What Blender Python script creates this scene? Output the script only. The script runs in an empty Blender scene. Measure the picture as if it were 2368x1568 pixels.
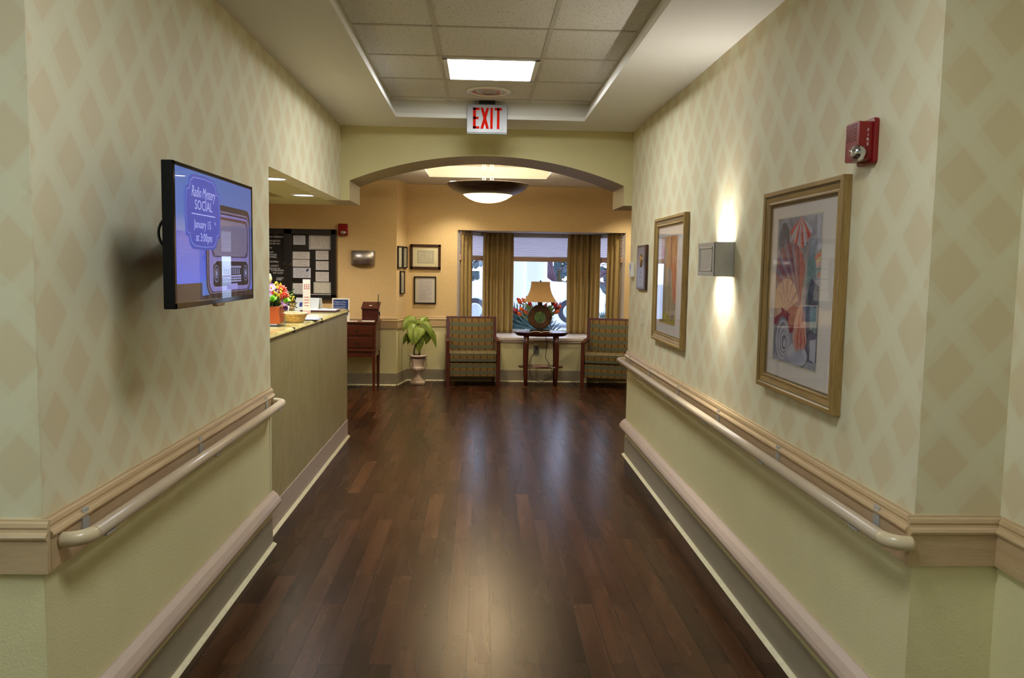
import bpy, math, random
from mathutils import Vector, Matrix
random.seed(7)
S = bpy.context.scene
COL = S.collection
PI = math.pi

# ---------------------------------------------------------------- camera
def make_camera():
    yaw, pitch, roll, f = 0.0395, 0.0879, 0.0167, 1900.0
    fw = Vector((math.sin(yaw)*math.cos(pitch), math.cos(yaw)*math.cos(pitch), -math.sin(pitch)))
    rt = Vector((math.cos(yaw), -math.sin(yaw), 0)); up = rt.cross(fw)
    rt2 = rt*math.cos(roll) + up*math.sin(roll); up2 = rt2.cross(fw)
    M = Matrix((rt2, up2, -fw)).transposed().to_4x4()
    M.translation = (0, 0, 1.555)
    cd = bpy.data.cameras.new('camera'); co = bpy.data.objects.new('camera', cd)
    COL.objects.link(co); co.matrix_world = M
    cd.sensor_width = 36.0; cd.lens = f/2368*36.0; cd.clip_start = 0.05; cd.clip_end = 300
    cd.dof.use_dof = False
    S.camera = co
make_camera()

# ---------------------------------------------------------------- colour management, world, light levels
S.view_settings.view_transform = 'Standard'
try: S.view_settings.look = 'None'
except Exception: pass
S.view_settings.gamma = 1.0
S.view_settings.use_curve_mapping = False
S.view_settings.exposure = 0.78
S.cycles.use_denoising = True
S.cycles.max_bounces = 10
S.cycles.diffuse_bounces = 6
S.cycles.glossy_bounces = 5
S.cycles.transparent_max_bounces = 12
S.cycles.transmission_bounces = 8
S.cycles.sample_clamp_indirect = 6.0
S.cycles.caustics_reflective = False
S.cycles.caustics_refractive = False

PANEL = 3.4           # ceiling panel emission
NEAR_PANEL = 3.4
COOL = (0.96, 1.0, 1.04)
WARM = (1.0, 0.82, 0.55)
SKY = 2.6

w = bpy.data.worlds.new('world'); S.world = w; w.use_nodes = True
nt = w.node_tree; nt.nodes.clear()
wo = nt.nodes.new('ShaderNodeOutputWorld'); bg = nt.nodes.new('ShaderNodeBackground')
bg.inputs['Color'].default_value = (0.60, 0.72, 1.0, 1); bg.inputs['Strength'].default_value = SKY
nt.links.new(bg.outputs[0], wo.inputs[0])

def lamp(name, kind, loc, energy, color, parent=None, rot=(0,0,0), **kw):
    d = bpy.data.lights.new(name, kind); d.energy = energy; d.color = color
    for k, v in kw.items(): setattr(d, k, v)
    o = bpy.data.objects.new(name, d); COL.objects.link(o); o.location = loc; o.rotation_euler = rot
    if parent: o.parent = parent
    return o

# ---------------------------------------------------------------- materials
def lin(c):
    return tuple(((v/255)/12.92 if v/255 <= 0.04045 else (((v/255)+0.055)/1.055)**2.4) for v in c)
class N:
    """small node-graph helper"""
    def __init__(s, name):
        s.m = bpy.data.materials.new(name); s.m.use_nodes = True
        s.t = s.m.node_tree; s.t.nodes.clear()
        s.out = s.t.nodes.new('ShaderNodeOutputMaterial')
        s.b = s.t.nodes.new('ShaderNodeBsdfPrincipled'); s.t.links.new(s.b.outputs[0], s.out.inputs[0])
    def n(s, typ, **kw):
        x = s.t.nodes.new(typ)
        for k, v in kw.items(): setattr(x, k, v)
        return x
    def l(s, a, b): s.t.links.new(a, b)
    def val(s, inp, v):
        if hasattr(v, 'is_linked'): s.l(v, inp)
        elif isinstance(v, (tuple, list)): inp.default_value = tuple(v)+((1,) if len(v) == 3 and inp.type == 'RGBA' else ())
        else: inp.default_value = v
    def math(s, op, a, b=0.0, c=0.0):
        x = s.n('ShaderNodeMath', operation=op)
        s.val(x.inputs[0], a); s.val(x.inputs[1], b)
        if op in ('MULTIPLY_ADD', 'SMOOTH_MIN'): s.val(x.inputs[2], c)
        return x.outputs[0]
    def coord(s, kind='Object'):
        return s.n('ShaderNodeTexCoord').outputs[kind]
    def xyz(s, v):
        x = s.n('ShaderNodeSeparateXYZ'); s.l(v, x.inputs[0]); return x.outputs
    def comb(s, x, y, z):
        c = s.n('ShaderNodeCombineXYZ')
        for i, v in enumerate((x, y, z)): s.val(c.inputs[i], v)
        return c.outputs[0]
    def mapping(s, v, scale=(1,1,1), rot=(0,0,0), loc=(0,0,0)):
        m = s.n('ShaderNodeMapping'); s.l(v, m.inputs[0])
        m.inputs['Scale'].default_value = scale; m.inputs['Rotation'].default_value = rot; m.inputs['Location'].default_value = loc
        return m.outputs[0]
    def noise(s, v, scale=5, detail=3, rough=0.5, dist=0.0):
        x = s.n('ShaderNodeTexNoise'); s.l(v, x.inputs['Vector'])
        x.inputs['Scale'].default_value = scale; x.inputs['Detail'].default_value = detail
        x.inputs['Roughness'].default_value = rough; x.inputs['Distortion'].default_value = dist
        return x.outputs['Fac']
    def ramp(s, fac, stops, mode='LINEAR'):
        r = s.n('ShaderNodeValToRGB'); r.color_ramp.interpolation = mode
        e = r.color_ramp.elements
        while len(e) < len(stops): e.new(0.5)
        for i, (p, c) in enumerate(stops):
            e[i].position = p; e[i].color = tuple(c)+(1,) if len(c) == 3 else c
        s.l(fac, r.inputs[0]); return r.outputs[0]
    def mix(s, f, a, b, blend='MIX'):
        x = s.n('ShaderNodeMix', data_type='RGBA', blend_type=blend)
        s.val(x.inputs[0], f); s.val(x.inputs[6], a); s.val(x.inputs[7], b); return x.outputs[2]
    def bump(s, h, strength=0.2, dist=0.01):
        x = s.n('ShaderNodeBump'); s.val(x.inputs['Height'], h)
        x.inputs['Strength'].default_value = strength; x.inputs['Distance'].default_value = dist
        s.l(x.outputs[0], s.b.inputs['Normal'])
    def base(s, c): s.val(s.b.inputs['Base Color'], c)
    def set(s, rough=0.5, metal=0.0, spec=0.5, **kw):
        s.val(s.b.inputs['Roughness'], rough); s.b.inputs['Metallic'].default_value = metal
        s.b.inputs['Specular IOR Level'].default_value = spec
        for k, v in kw.items(): s.val(s.b.inputs[k.replace('_', ' ')], v)
        return s.m
MATS = {}
def plain(name, c, rough=0.5, metal=0.0, spec=0.5, var=0.06, scale=30, bump=0.0, **kw):
    """one colour with a slight procedural mottle"""
    if name in MATS: return MATS[name]
    g = N(name); co = g.coord(); nz = g.noise(co, scale, 3)
    L = lin(c)
    g.base(g.ramp(nz, [(0.3, tuple(v*(1-var) for v in L)), (0.7, tuple(min(1, v*(1+var)) for v in L))]))
    if bump: g.bump(nz, bump, 0.003)
    MATS[name] = g.set(rough, metal, spec, **kw); return MATS[name]
def emit(name, c, strength):
    if name in MATS: return MATS[name]
    g = N(name); g.base((0.02, 0.02, 0.02))
    g.b.inputs['Emission Color'].default_value = tuple(c)+(1,); g.b.inputs['Emission Strength'].default_value = strength
    MATS[name] = g.set(0.4); return g.m
def wood(name, dark, light, axis='Y', rough=0.4, scale=1.0, spec=0.5):
    if name in MATS: return MATS[name]
    g = N(name); co = g.coord()
    sc = {'X': (1.2, 14, 14), 'Y': (14, 1.2, 14), 'Z': (14, 14, 1.2)}[axis]
    v = g.mapping(co, tuple(k*scale for k in sc))
    a = g.noise(v, 3, 6, 0.6, 0.6); b = g.noise(g.mapping(co, tuple(k*scale*4 for k in sc)), 6, 3, 0.6)
    f = g.math('MULTIPLY_ADD', b, 0.35, g.math('MULTIPLY', a, 0.65))
    g.base(g.ramp(f, [(0.32, lin(dark)), (0.68, lin(light))])); g.bump(f, 0.06, 0.002)
    MATS[name] = g.set(rough, 0, spec); return g.m
def wallpaper(name, axis, u0, z0, P=0.26, Q=0.28):
    """woven lattice of pale brush-stroke bands over tan diamonds"""
    g = N(name); co = g.coord(); X = g.xyz(co); u = X[0] if axis == 'X' else X[1]; z = X[2]
    bw = 0.39
    wob = g.math('MULTIPLY', g.math('SUBTRACT', g.noise(co, 6, 2), 0.5), 0.07)
    uu = g.math('MULTIPLY', g.math('SUBTRACT', u, u0), 1/P); zz = g.math('MULTIPLY', g.math('SUBTRACT', z, z0), 1/Q)
    off = (1+bw)/2
    a = g.math('ADD', g.math('ADD', g.math('ADD', uu, zz), off), wob); b = g.math('ADD', g.math('SUBTRACT', g.math('SUBTRACT', uu, zz), wob), off)
    def band(t, seed):
        fl = g.math('FLOOR', t); fr = g.math('FRACT', t)
        wn = g.n('ShaderNodeTexWhiteNoise', noise_dimensions='1D'); g.l(g.math('ADD', fl, seed), wn.inputs['W'])
        width = g.math('MULTIPLY_ADD', wn.outputs[0], 0.14, bw-0.07)
        e1 = g.n('ShaderNodeMapRange'); g.l(g.math('SUBTRACT', width, fr), e1.inputs[0])
        e1.inputs['From Min'].default_value = -0.012; e1.inputs['From Max'].default_value = 0.02
        e2 = g.n('ShaderNodeMapRange'); g.l(fr, e2.inputs[0]); e2.inputs['From Max'].default_value = 0.03
        m = g.math('MULTIPLY', e1.outputs[0], e2.outputs[0])
        inner = g.math('LESS_THAN', g.math('ABSOLUTE', g.math('SUBTRACT', fr, 0.17)), 0.11)
        return g.math('MULTIPLY', m, g.math('MULTIPLY_ADD', inner, 0.28, g.math('MULTIPLY_ADD', wn.outputs[0], 0.22, 0.5))), m
    ba, ma = band(a, 3.1); bb, mb = band(b, 17.7)
    stroke = g.noise(g.mapping(co, (7, 7, 7)), 5, 4, 0.7)
    tot = g.math('MULTIPLY_ADD', g.math('MULTIPLY', ma, mb), -0.25, g.math('ADD', ba, bb))
    tot = g.math('MULTIPLY', tot, g.math('MULTIPLY_ADD', stroke, 0.5, 0.72))
    tot = g.math('MINIMUM', tot, 1.1)
    warm = g.noise(co, 2.2, 2)
    tan = g.mix(warm, lin((215, 204, 166)), lin((220, 205, 170)))
    g.base(g.mix(tot, tan, lin((223, 218, 186))))
    g.bump(g.noise(co, 160, 2), 0.05, 0.001)
    return g.set(0.62, 0, 0.3)
MATS['paper_right'] = wallpaper('wallpaper_right', 'Y', 2.42, 2.085)
MATS['paper_left'] = wallpaper('wallpaper_left', 'Y', 2.35, 2.105)
MATS['paper_stub_r'] = wallpaper('wallpaper_stub_right', 'X', 1.30, 2.085, 0.235, 0.265)
MATS['paper_stub_l'] = wallpaper('wallpaper_stub_left', 'X', -1.20, 1.86, 0.25, 0.28)

def dado():
    g = N('dado_paint'); co = g.coord()
    n1 = g.noise(co, 3.5, 4, 0.6); n2 = g.noise(co, 130, 3, 0.6)
    g.base(g.ramp(n1, [(0.3, lin((224, 217, 168))), (0.7, lin((229, 222, 174)))])); g.bump(n2, 0.45, 0.004)
    return g.set(0.45, 0, 0.45)
MATS['dado'] = dado()
def lobby_paper():
    g = N('lobby_wallpaper'); co = g.coord()
    n1 = g.noise(co, 26, 2, 0.5, 2.5); n3 = g.noise(co, 2.0, 2)
    line = g.math('SUBTRACT', 1.0, g.math('MINIMUM', g.math('MULTIPLY', g.math('ABSOLUTE', g.math('SUBTRACT', n1, 0.5)), 16), 1.0))
    base = g.mix(n3, lin((216, 190, 142)), lin((220, 195, 148)))
    g.base(g.mix(g.math('MULTIPLY', line, 0.40), base, lin((190, 156, 108)))); g.bump(n1, 0.1, 0.003)
    return g.set(0.6, 0, 0.3)
MATS['lobby'] = lobby_paper()
def counter_mat():
    g = N('mottled_panel'); co = g.coord()
    a = g.noise(g.mapping(co, (4, 3, 1.3)), 2.2, 5, 0.65, 0.8); b = g.noise(g.mapping(co, (16, 14, 4)), 3, 4, 0.7)
    f = g.math('MULTIPLY_ADD', b, 0.4, g.math('MULTIPLY', a, 0.6))
    g.base(g.ramp(f, [(0.3, lin((146, 134, 88))), (0.5, lin((166, 153, 106))), (0.7, lin((180, 163, 118)))]))
    return g.set(0.42, 0, 0.4)
MATS['counter'] = counter_mat()
def granite():
    g = N('granite'); co = g.coord()
    a = g.noise(co, 16, 6, 0.65, 1.2); b = g.noise(co, 60, 4, 0.7)
    f = g.math('MULTIPLY_ADD', b, 0.45, g.math('MULTIPLY', a, 0.55))
    g.base(g.ramp(f, [(0.30, lin((60, 50, 34))), (0.40, lin((150, 128, 66))), (0.52, lin((190, 174, 110))), (0.66, lin((150, 152, 132))), (0.8, lin((205, 196, 150)))]))
    return g.set(0.12, 0, 0.55)
MATS['granite'] = granite()
def floor_mat():
    g = N('plank_floor'); co = g.coord()
    v = g.mapping(co, (1, 1, 1), (0, 0, PI/2), (0.0, 0.035, 0))
    br = g.n('ShaderNodeTexBrick'); g.l(v, br.inputs['Vector'])
    br.offset = 0.37; br.offset_frequency = 2; br.squash = 1; br.squash_frequency = 3
    br.inputs['Scale'].default_value = 1; br.inputs['Brick Width'].default_value = 0.92; br.inputs['Row Height'].default_value = 0.0955
    br.inputs['Mortar Size'].default_value = 0.0019; br.inputs['Mortar Smooth'].default_value = 0.3; br.inputs['Bias'].default_value = 0
    br.inputs['Color1'].default_value = (0, 0, 0, 1); br.inputs['Color2'].default_value = (1, 1, 1, 1)
    br.inputs['Mortar'].default_value = (0.5, 0.5, 0.5, 1)
    bw = g.n('ShaderNodeRGBToBW'); g.l(br.outputs['Color'], bw.inputs[0]); rnd = bw.outputs[0]
    X = g.xyz(co)
    vv = g.comb(g.math('MULTIPLY_ADD', rnd, 7.0, X[0]), g.math('MULTIPLY_ADD', rnd, 31.0, X[1]), 0.0)
    grain = g.noise(g.mapping(vv, (22, .55, 1)), 2.0, 4, 0.6, 0.35)
    blot = g.noise(g.mapping(vv, (6, .9, 1)), 1.3, 3, 0.55, 0.5)
    f = g.math('ADD', g.math('MULTIPLY', grain, 0.40), g.math('ADD', g.math('MULTIPLY', blot, 0.34), g.math('MULTIPLY', rnd, 0.26)))
    c = g.ramp(f, [(0.30, lin((32, 16, 8))), (0.46, lin((48, 26, 13))), (0.58, lin((62, 35, 19))), (0.74, lin((84, 51, 29)))])
    g.base(g.mix(br.outputs['Fac'], c, lin((14, 8, 6))))
    h = g.math('MULTIPLY', br.outputs['Fac'], -0.25)
    g.bump(g.math('MULTIPLY_ADD', g.noise(g.mapping(co, (3, 1, 1)), 2, 1), 0.5, h), 0.25, 0.001)
    return g.set(g.math('MULTIPLY_ADD', blot, 0.10, 0.22), 0, 0.32, Specular_Tint=(1.0, .80, .62, 1))
MATS['floor'] = floor_mat()
def tile_mat():
    g = N('acoustic_tile'); co = g.coord()
    sp = g.noise(g.mapping(co, (1, 0.6, 1)), 120, 2, 0.6); big = g.noise(co, 1.5, 1)
    mask = g.math('LESS_THAN', sp, 0.36)
    g.base(g.mix(mask, g.mix(big, lin((214, 209, 196)), lin((220, 216, 204))), lin((164, 158, 142))))
    g.bump(sp, 0.3, 0.004); return g.set(0.9, 0, 0.1)
MATS['tile'] = tile_mat()
def brushed(name, c, rough=0.3, axis='Z', metal=1.0):
    g = N(name); co = g.coord(); sc = {'X': (2, 90, 90), 'Y': (90, 2, 90), 'Z': (90, 90, 2)}[axis]
    n1 = g.noise(g.mapping(co, sc), 3, 3); L = lin(c)
    g.base(g.ramp(n1, [(0.3, tuple(v*0.85 for v in L)), (0.7, L)])); g.bump(n1, 0.04, 0.001)
    MATS[name] = g.set(rough, metal); return g.m
brushed('steel', (205, 205, 212), 0.42); brushed('pewter', (118, 108, 106), 0.38, 'X'); plain('alu', (186, 186, 180), .35, .2)
plain('ceiling', (228, 225, 216), 0.85, spec=0.2, var=0.01, bump=0.05, scale=80)
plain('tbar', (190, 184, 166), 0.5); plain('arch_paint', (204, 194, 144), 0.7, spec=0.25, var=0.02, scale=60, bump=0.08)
plain('arch_paint_shaded', (178, 164, 128), 0.55, spec=0.35, var=0.03, scale=60)  # same paint as the arch front, with the underside's shade put into the colour
plain('cove', (156, 146, 126), 0.45, var=0.03, scale=6); plain('caulk', (222, 214, 176), 0.5)
wood('maple', (184, 156, 116), (206, 180, 140), 'Y', 0.28); wood('maple_x', (180, 154, 116), (204, 180, 142), 'X', 0.32)
plain('rail_vinyl', (204, 184, 156), 0.3, var=0.01); plain('crash_vinyl', (188, 168, 152), 0.45, var=0.03, scale=12)
wood('mahogany', (50, 17, 9), (96, 38, 20), 'Z', 0.28); wood('mahogany_x', (44, 14, 8), (84, 32, 18), 'X', 0.25)
wood('walnut', (46, 24, 14), (78, 44, 26), 'X', 0.3); wood('gold_frame', (122, 96, 50), (172, 142, 84), 'Z', 0.35); wood('gold_frame_y', (122, 96, 50), (172, 142, 84), 'Y', 0.35)
plain('gold_groove', (96, 82, 52), 0.5)
plain('black', (16, 15, 15), 0.35); plain('black_gloss', (12, 12, 13), 0.08); plain('white', (226, 222, 212), 0.5, var=0.02)
plain('ivory', (214, 206, 176), 0.4, var=0.02); plain('white_paint', (205, 196, 190), 0.45, var=0.03)
plain('mat_board', (232, 220, 206), 0.85, spec=0.2, var=0.01, scale=200)
plain('red', (132, 18, 20), 0.25, var=0.04); plain('red_sign', (206, 34, 22), 0.4, var=0.02)
plain('grey_vinyl', (176, 176, 174), 0.4); plain('soil', (44, 32, 22), 0.95, var=0.3)
def thin_glass(name='glass', tint=(0.97, 0.98, 1.0), ior=1.45, rough=0.0):
    g = N(name); g.t.nodes.remove(g.b)
    tr = g.n('ShaderNodeBsdfTransparent'); tr.inputs[0].default_value = tint+(1,)
    gl = g.n('ShaderNodeBsdfGlossy'); gl.inputs['Roughness'].default_value = rough
    lw = g.n('ShaderNodeLayerWeight'); lw.inputs['Blend'].default_value = 0.5
    fr = g.math('MULTIPLY_ADD', g.math('POWER', lw.outputs['Facing'], 5.0), 0.9, 0.025)
    mx = g.n('ShaderNodeMixShader'); g.l(fr, mx.inputs[0]); g.l(tr.outputs[0], mx.inputs[1]); g.l(gl.outputs[0], mx.inputs[2])
    g.l(mx.outputs[0], g.out.inputs[0]); MATS[name] = g.m; return g.m
thin_glass(); thin_glass('vase_glass', (0.86, 0.93, 0.92), 1.5)
def fabric_stripes():
    g = N('striped_upholstery'); co = g.coord(); X = g.xyz(co)
    t = g.math('MULTIPLY', g.math('SUBTRACT', X[2], X[1]), 1/0.086)
    fr = g.math('FRACT', t); band = g.math('LESS_THAN', fr, 0.5)
    nz = g.noise(co, 90, 3, 0.7)
    tick = g.math('LESS_THAN', g.math('FRACT', g.math('MULTIPLY', X[0], 1/0.088)), 0.16)
    gold = g.mix(tick, g.mix(nz, lin((108, 82, 44)), lin((132, 106, 64))), lin((76, 58, 32)))
    teal = g.mix(nz, lin((78, 82, 66)), lin((100, 104, 84)))
    g.base(g.mix(band, gold, teal)); g.bump(nz, 0.2, 0.002); return g.set(0.85, 0, 0.2)
MATS['upholstery'] = fabric_stripes()
def curtain_mat():
    g = N('curtain_fabric'); co = g.coord(); n1 = g.noise(g.mapping(co, (60, 60, 6)), 3, 3)
    g.t.nodes.remove(g.b)
    d = g.n('ShaderNodeBsdfDiffuse'); tr = g.n('ShaderNodeBsdfTranslucent'); m = g.n('ShaderNodeMixShader'); m.inputs[0].default_value = 0.12
    c = g.ramp(n1, [(0.3, lin((158, 136, 90))), (0.7, lin((180, 157, 108)))])
    g.l(c, d.inputs[0]); g.l(c, tr.inputs[0]); g.l(d.outputs[0], m.inputs[1]); g.l(tr.outputs[0], m.inputs[2]); g.l(m.outputs[0], g.out.inputs[0])
    return g.m
MATS['curtain'] = curtain_mat()
def blind_mat():
    g = N('blind_fabric'); co = g.coord(); n1 = g.noise(co, 80, 2); g.t.nodes.remove(g.b)
    d = g.n('ShaderNodeBsdfDiffuse'); tr = g.n('ShaderNodeBsdfTranslucent'); m = g.n('ShaderNodeMixShader'); m.inputs[0].default_value = 0.72
    c = g.ramp(n1, [(0.3, (0.88, 0.84, 0.86)), (0.7, (0.92, 0.88, 0.90))])
    g.l(c, d.inputs[0]); g.l(c, tr.inputs[0]); g.l(d.outputs[0], m.inputs[1]); g.l(tr.outputs[0], m.inputs[2]); g.l(m.outputs[0], g.out.inputs[0])
    return g.m
MATS['blind'] = blind_mat()
def printed(name, paper, ink, lines=14, dens=0.5, border=None):
    g = N(name); co = g.coord('Generated'); X = g.xyz(co)
    # the sheet's two long axes are x (or y) and z; add x and y so either orientation works
    u = X[0]; v = X[2]
    lv = g.math('MULTIPLY', v, lines); row = g.math('FLOOR', lv); fr = g.math('FRACT', lv)
    on = g.math('LESS_THAN', g.math('ABSOLUTE', g.math('SUBTRACT', fr, 0.5)), 0.2)
    nz = g.noise(g.comb(g.math('MULTIPLY', u, 9), g.math('MULTIPLY', row, 5.3), 0.0), 1.6, 2, 0.7)
    wd = g.math('GREATER_THAN', nz, dens)
    inm = g.math('MULTIPLY', g.math('LESS_THAN', g.math('ABSOLUTE', g.math('SUBTRACT', u, 0.5)), 0.38), g.math('LESS_THAN', g.math('ABSOLUTE', g.math('SUBTRACT', v, 0.5)), 0.4))
    m = g.math('MULTIPLY', g.math('MULTIPLY', on, wd), inm)
    c = g.mix(g.math('MULTIPLY', m, 0.55), lin(paper), lin(ink))
    if border:
        eu = g.math('ABSOLUTE', g.math('SUBTRACT', u, 0.5)); ev = g.math('ABSOLUTE', g.math('SUBTRACT', v, 0.5))
        e = g.math('MAXIMUM', eu, ev)
        bm = g.math('MULTIPLY', g.math('GREATER_THAN', e, 0.425), g.math('LESS_THAN', e, 0.465))
        c = g.mix(g.math('MULTIPLY', bm, 0.6), c, lin(border))
    g.base(c); MATS[name] = g.set(0.7, 0, 0.25); return g.m
printed('print_a', (226, 222, 220), (90, 88, 90), 11, 0.46); printed('print_b', (228, 224, 220), (96, 92, 96), 14, 0.5, (110, 120, 130))
printed('print_c', (214, 216, 226), (80, 86, 110), 13, 0.44); printed('print_d', (226, 222, 206), (90, 96, 100), 9, 0.52, (120, 126, 130))
printed('print_e', (226, 216, 210), (96, 88, 84), 24, 0.46); printed('print_f', (222, 212, 182), (80, 84, 70), 10, 0.45, (96, 100, 84))

# ---------------------------------------------------------------- mesh builder
class B:
    def __init__(s): s.v, s.f, s.m, s.cur = [], [], [], 0
    def add(s, vs, fs):
        k = len(s.v); s.v += [tuple(v) for v in vs]
        for f in fs: s.f.append(tuple(i+k for i in f)); s.m.append(s.cur)
        return s
    def box(s, x0, x1, y0, y1, z0, z1):
        return s.add([(x0,y0,z0),(x1,y0,z0),(x1,y1,z0),(x0,y1,z0),(x0,y0,z1),(x1,y0,z1),(x1,y1,z1),(x0,y1,z1)],
                     [(0,3,2,1),(4,5,6,7),(0,1,5,4),(1,2,6,5),(2,3,7,6),(3,0,4,7)])
    def prism(s, pts, axis, a, b):
        n = len(pts)
        def P(p, t): return {'x': (t, p[0], p[1]), 'y': (p[0], t, p[1]), 'z': (p[0], p[1], t)}[axis]
        vs = [P(p, a) for p in pts]+[P(p, b) for p in pts]
        return s.add(vs, [tuple(range(n))[::-1], tuple(range(n, 2*n))]+[(i, (i+1) % n, n+(i+1) % n, n+i) for i in range(n)])
    def tube(s, pts, r, n=12, caps=True, ry=None):
        pts = [Vector(p) for p in pts]; m = len(pts)
        rs = r if isinstance(r, (list, tuple)) else [r]*m
        vs, fs = [], []; ref = None
        for i, p in enumerate(pts):
            t = (pts[min(i+1, m-1)]-pts[max(i-1, 0)]).normalized()
            if ref is None: ref = t.orthogonal().normalized()
            ref = (ref-t*ref.dot(t)).normalized(); bi = t.cross(ref)
            for k in range(n):
                a = 2*PI*k/n; vs.append(p+ref*math.cos(a)*rs[i]+bi*math.sin(a)*(rs[i] if ry is None else ry))
        for i in range(m-1):
            for k in range(n): fs.append((i*n+k, i*n+(k+1) % n, (i+1)*n+(k+1) % n, (i+1)*n+k))
        if caps: fs += [tuple(range(n))[::-1], tuple(range((m-1)*n, m*n))]
        return s.add(vs, fs)
    def cyl(s, a, b, r0, r1=None, n=20): return s.tube([a, b], [r0, r0 if r1 is None else r1], n)
    def lathe(s, prof, c=(0,0,0), n=28, sx=1, sy=1, close=True):
        vs, fs = [], []
        for r, z in prof:
            for k in range(n):
                a = 2*PI*k/n; vs.append((c[0]+r*sx*math.cos(a), c[1]+r*sy*math.sin(a), c[2]+z))
        m = len(prof)
        for i in range(m-1):
            for k in range(n): fs.append((i*n+k, i*n+(k+1) % n, (i+1)*n+(k+1) % n, (i+1)*n+k))
        if close: fs += [tuple(range(n))[::-1], tuple(range((m-1)*n, m*n))]
        return s.add(vs, fs)
    def sphere(s, c, r, n=12, sx=1, sy=1, sz=1):
        m = max(6, n//2+2)
        return s.lathe([(r*math.sin(PI*(i+0.02)/(m-0.0)) if 0 < i < m else r*0.03, -r*sz*math.cos(PI*i/m)) for i in range(m+1)], c, n, sx, sy)
    def grid(s, fn, nu, nv):
        vs = [fn(i/nu, j/nv) for j in range(nv+1) for i in range(nu+1)]
        return s.add(vs, [(j*(nu+1)+i, j*(nu+1)+i+1, (j+1)*(nu+1)+i+1, (j+1)*(nu+1)+i) for j in range(nv) for i in range(nu)])
    def profile(s, prof, p, q, nrm):
        """extrude an (offset, z) profile from plan point p to q, offset along nrm"""
        vs = [(P[0]+nrm[0]*o, P[1]+nrm[1]*o, z) for P in (p, q) for o, z in prof]; n = len(prof)
        return s.add(vs, [tuple(range(n)), tuple(range(n, 2*n))[::-1]]+[(i, (i+1) % n, n+(i+1) % n, n+i) for i in range(n)])
    def build(s, name, mats, parent=None, smooth=False, bevel=0, world=False, solid=0, kind=None, off=None, label=None, sub=0, weld=False):
        me = bpy.data.meshes.new(name); v = s.v
        if world and parent is not None:
            o = parent.matrix_world_loc if hasattr(parent, 'matrix_world_loc') else worldloc(parent)
            v = [(a-o[0], b-o[1], c-o[2]) for a, b, c in v]
        me.from_pydata(v, [], s.f)
        for m in (mats if isinstance(mats, (list, tuple)) else [mats]): me.materials.append(MATS[m] if isinstance(m, str) else m)
        for p, i in zip(me.polygons, s.m): p.material_index = i; p.use_smooth = smooth
        me.update()
        import bmesh
        bm = bmesh.new(); bm.from_mesh(me); bmesh.ops.recalc_face_normals(bm, faces=bm.faces); bm.to_mesh(me); bm.free()
        ob = bpy.data.objects.new(name, me); COL.objects.link(ob)
        if parent is not None: ob.parent = parent
        if solid: md = ob.modifiers.new('thickness', 'SOLIDIFY'); md.thickness = solid; md.offset = 0
        if bevel: md = ob.modifiers.new('bevel', 'BEVEL'); md.width = bevel; md.segments = 2; md.limit_method = 'ANGLE'; md.angle_limit = 0.6
        if sub: md = ob.modifiers.new('sub', 'SUBSURF'); md.levels = sub; md.render_levels = sub
        if kind: ob['kind'] = kind
        if label: ob['label'] = label
        return ob
def worldloc(o):
    v = Vector((0, 0, 0))
    while o is not None: v += o.location; o = o.parent
    return v
def thing(name, label, cat, loc=(0,0,0), rotz=0, group=None):
    o = bpy.data.objects.new(name, None); COL.objects.link(o); o.location = loc; o.rotation_euler = (0, 0, rotz)
    o.empty_display_size = 0.05; o['label'] = label; o['category'] = cat
    if group: o['group'] = group
    return o
def tag(o, label, cat, group=None, kind=None):
    o['label'] = label; o['category'] = cat
    if group: o['group'] = group
    if kind: o['kind'] = kind
    return o
def copy_tree(o, parent=None):
    c = o.copy(); COL.objects.link(c); c.parent = parent
    for ch in [k for k in bpy.data.objects if k.parent == o]: copy_tree(ch, c)
    return c
_tc = {}
def text_faces(b, txt, size, fn, sx=1.0, shear=0.0, align='CENTER', spacing=1.0, fat=0.0):
    """letters as real mesh faces; fn maps text-plane (x, y) to a 3D point"""
    cu = bpy.data.curves.new('lettering', 'FONT'); cu.body = txt; cu.size = size; cu.align_x = align; cu.shear = shear
    cu.space_character = spacing; cu.resolution_u = 2; cu.offset = fat
    ob = bpy.data.objects.new('lettering', cu); COL.objects.link(ob)
    dg = bpy.context.evaluated_depsgraph_get(); dg.update()
    me = bpy.data.meshes.new_from_object(ob.evaluated_get(dg))
    vs = [fn(v.co.x*sx, v.co.y) for v in me.vertices]; fs = [tuple(p.vertices) for p in me.polygons]
    bpy.data.objects.remove(ob); bpy.data.curves.remove(cu); bpy.data.meshes.remove(me)
    b.add(vs, fs)
def rrect(x0, x1, y0, y1, r, n=5):
    pts = []
    for cx, cy, a0 in ((x1-r, y1-r, 0), (x0+r, y1-r, 90), (x0+r, y0+r, 180), (x1-r, y0+r, 270)):
        for i in range(n+1):
            a = math.radians(a0+90*i/n); pts.append((cx+r*math.cos(a), cy+r*math.sin(a)))
    return pts
def ell(cx, cy, rx, ry, n=28, a0=0, a1=360):
    return [(cx+rx*math.cos(math.radians(a0+(a1-a0)*i/n)), cy+ry*math.sin(math.radians(a0+(a1-a0)*i/n))) for i in range(n+(0 if a1-a0 == 360 else 1))]

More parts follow.
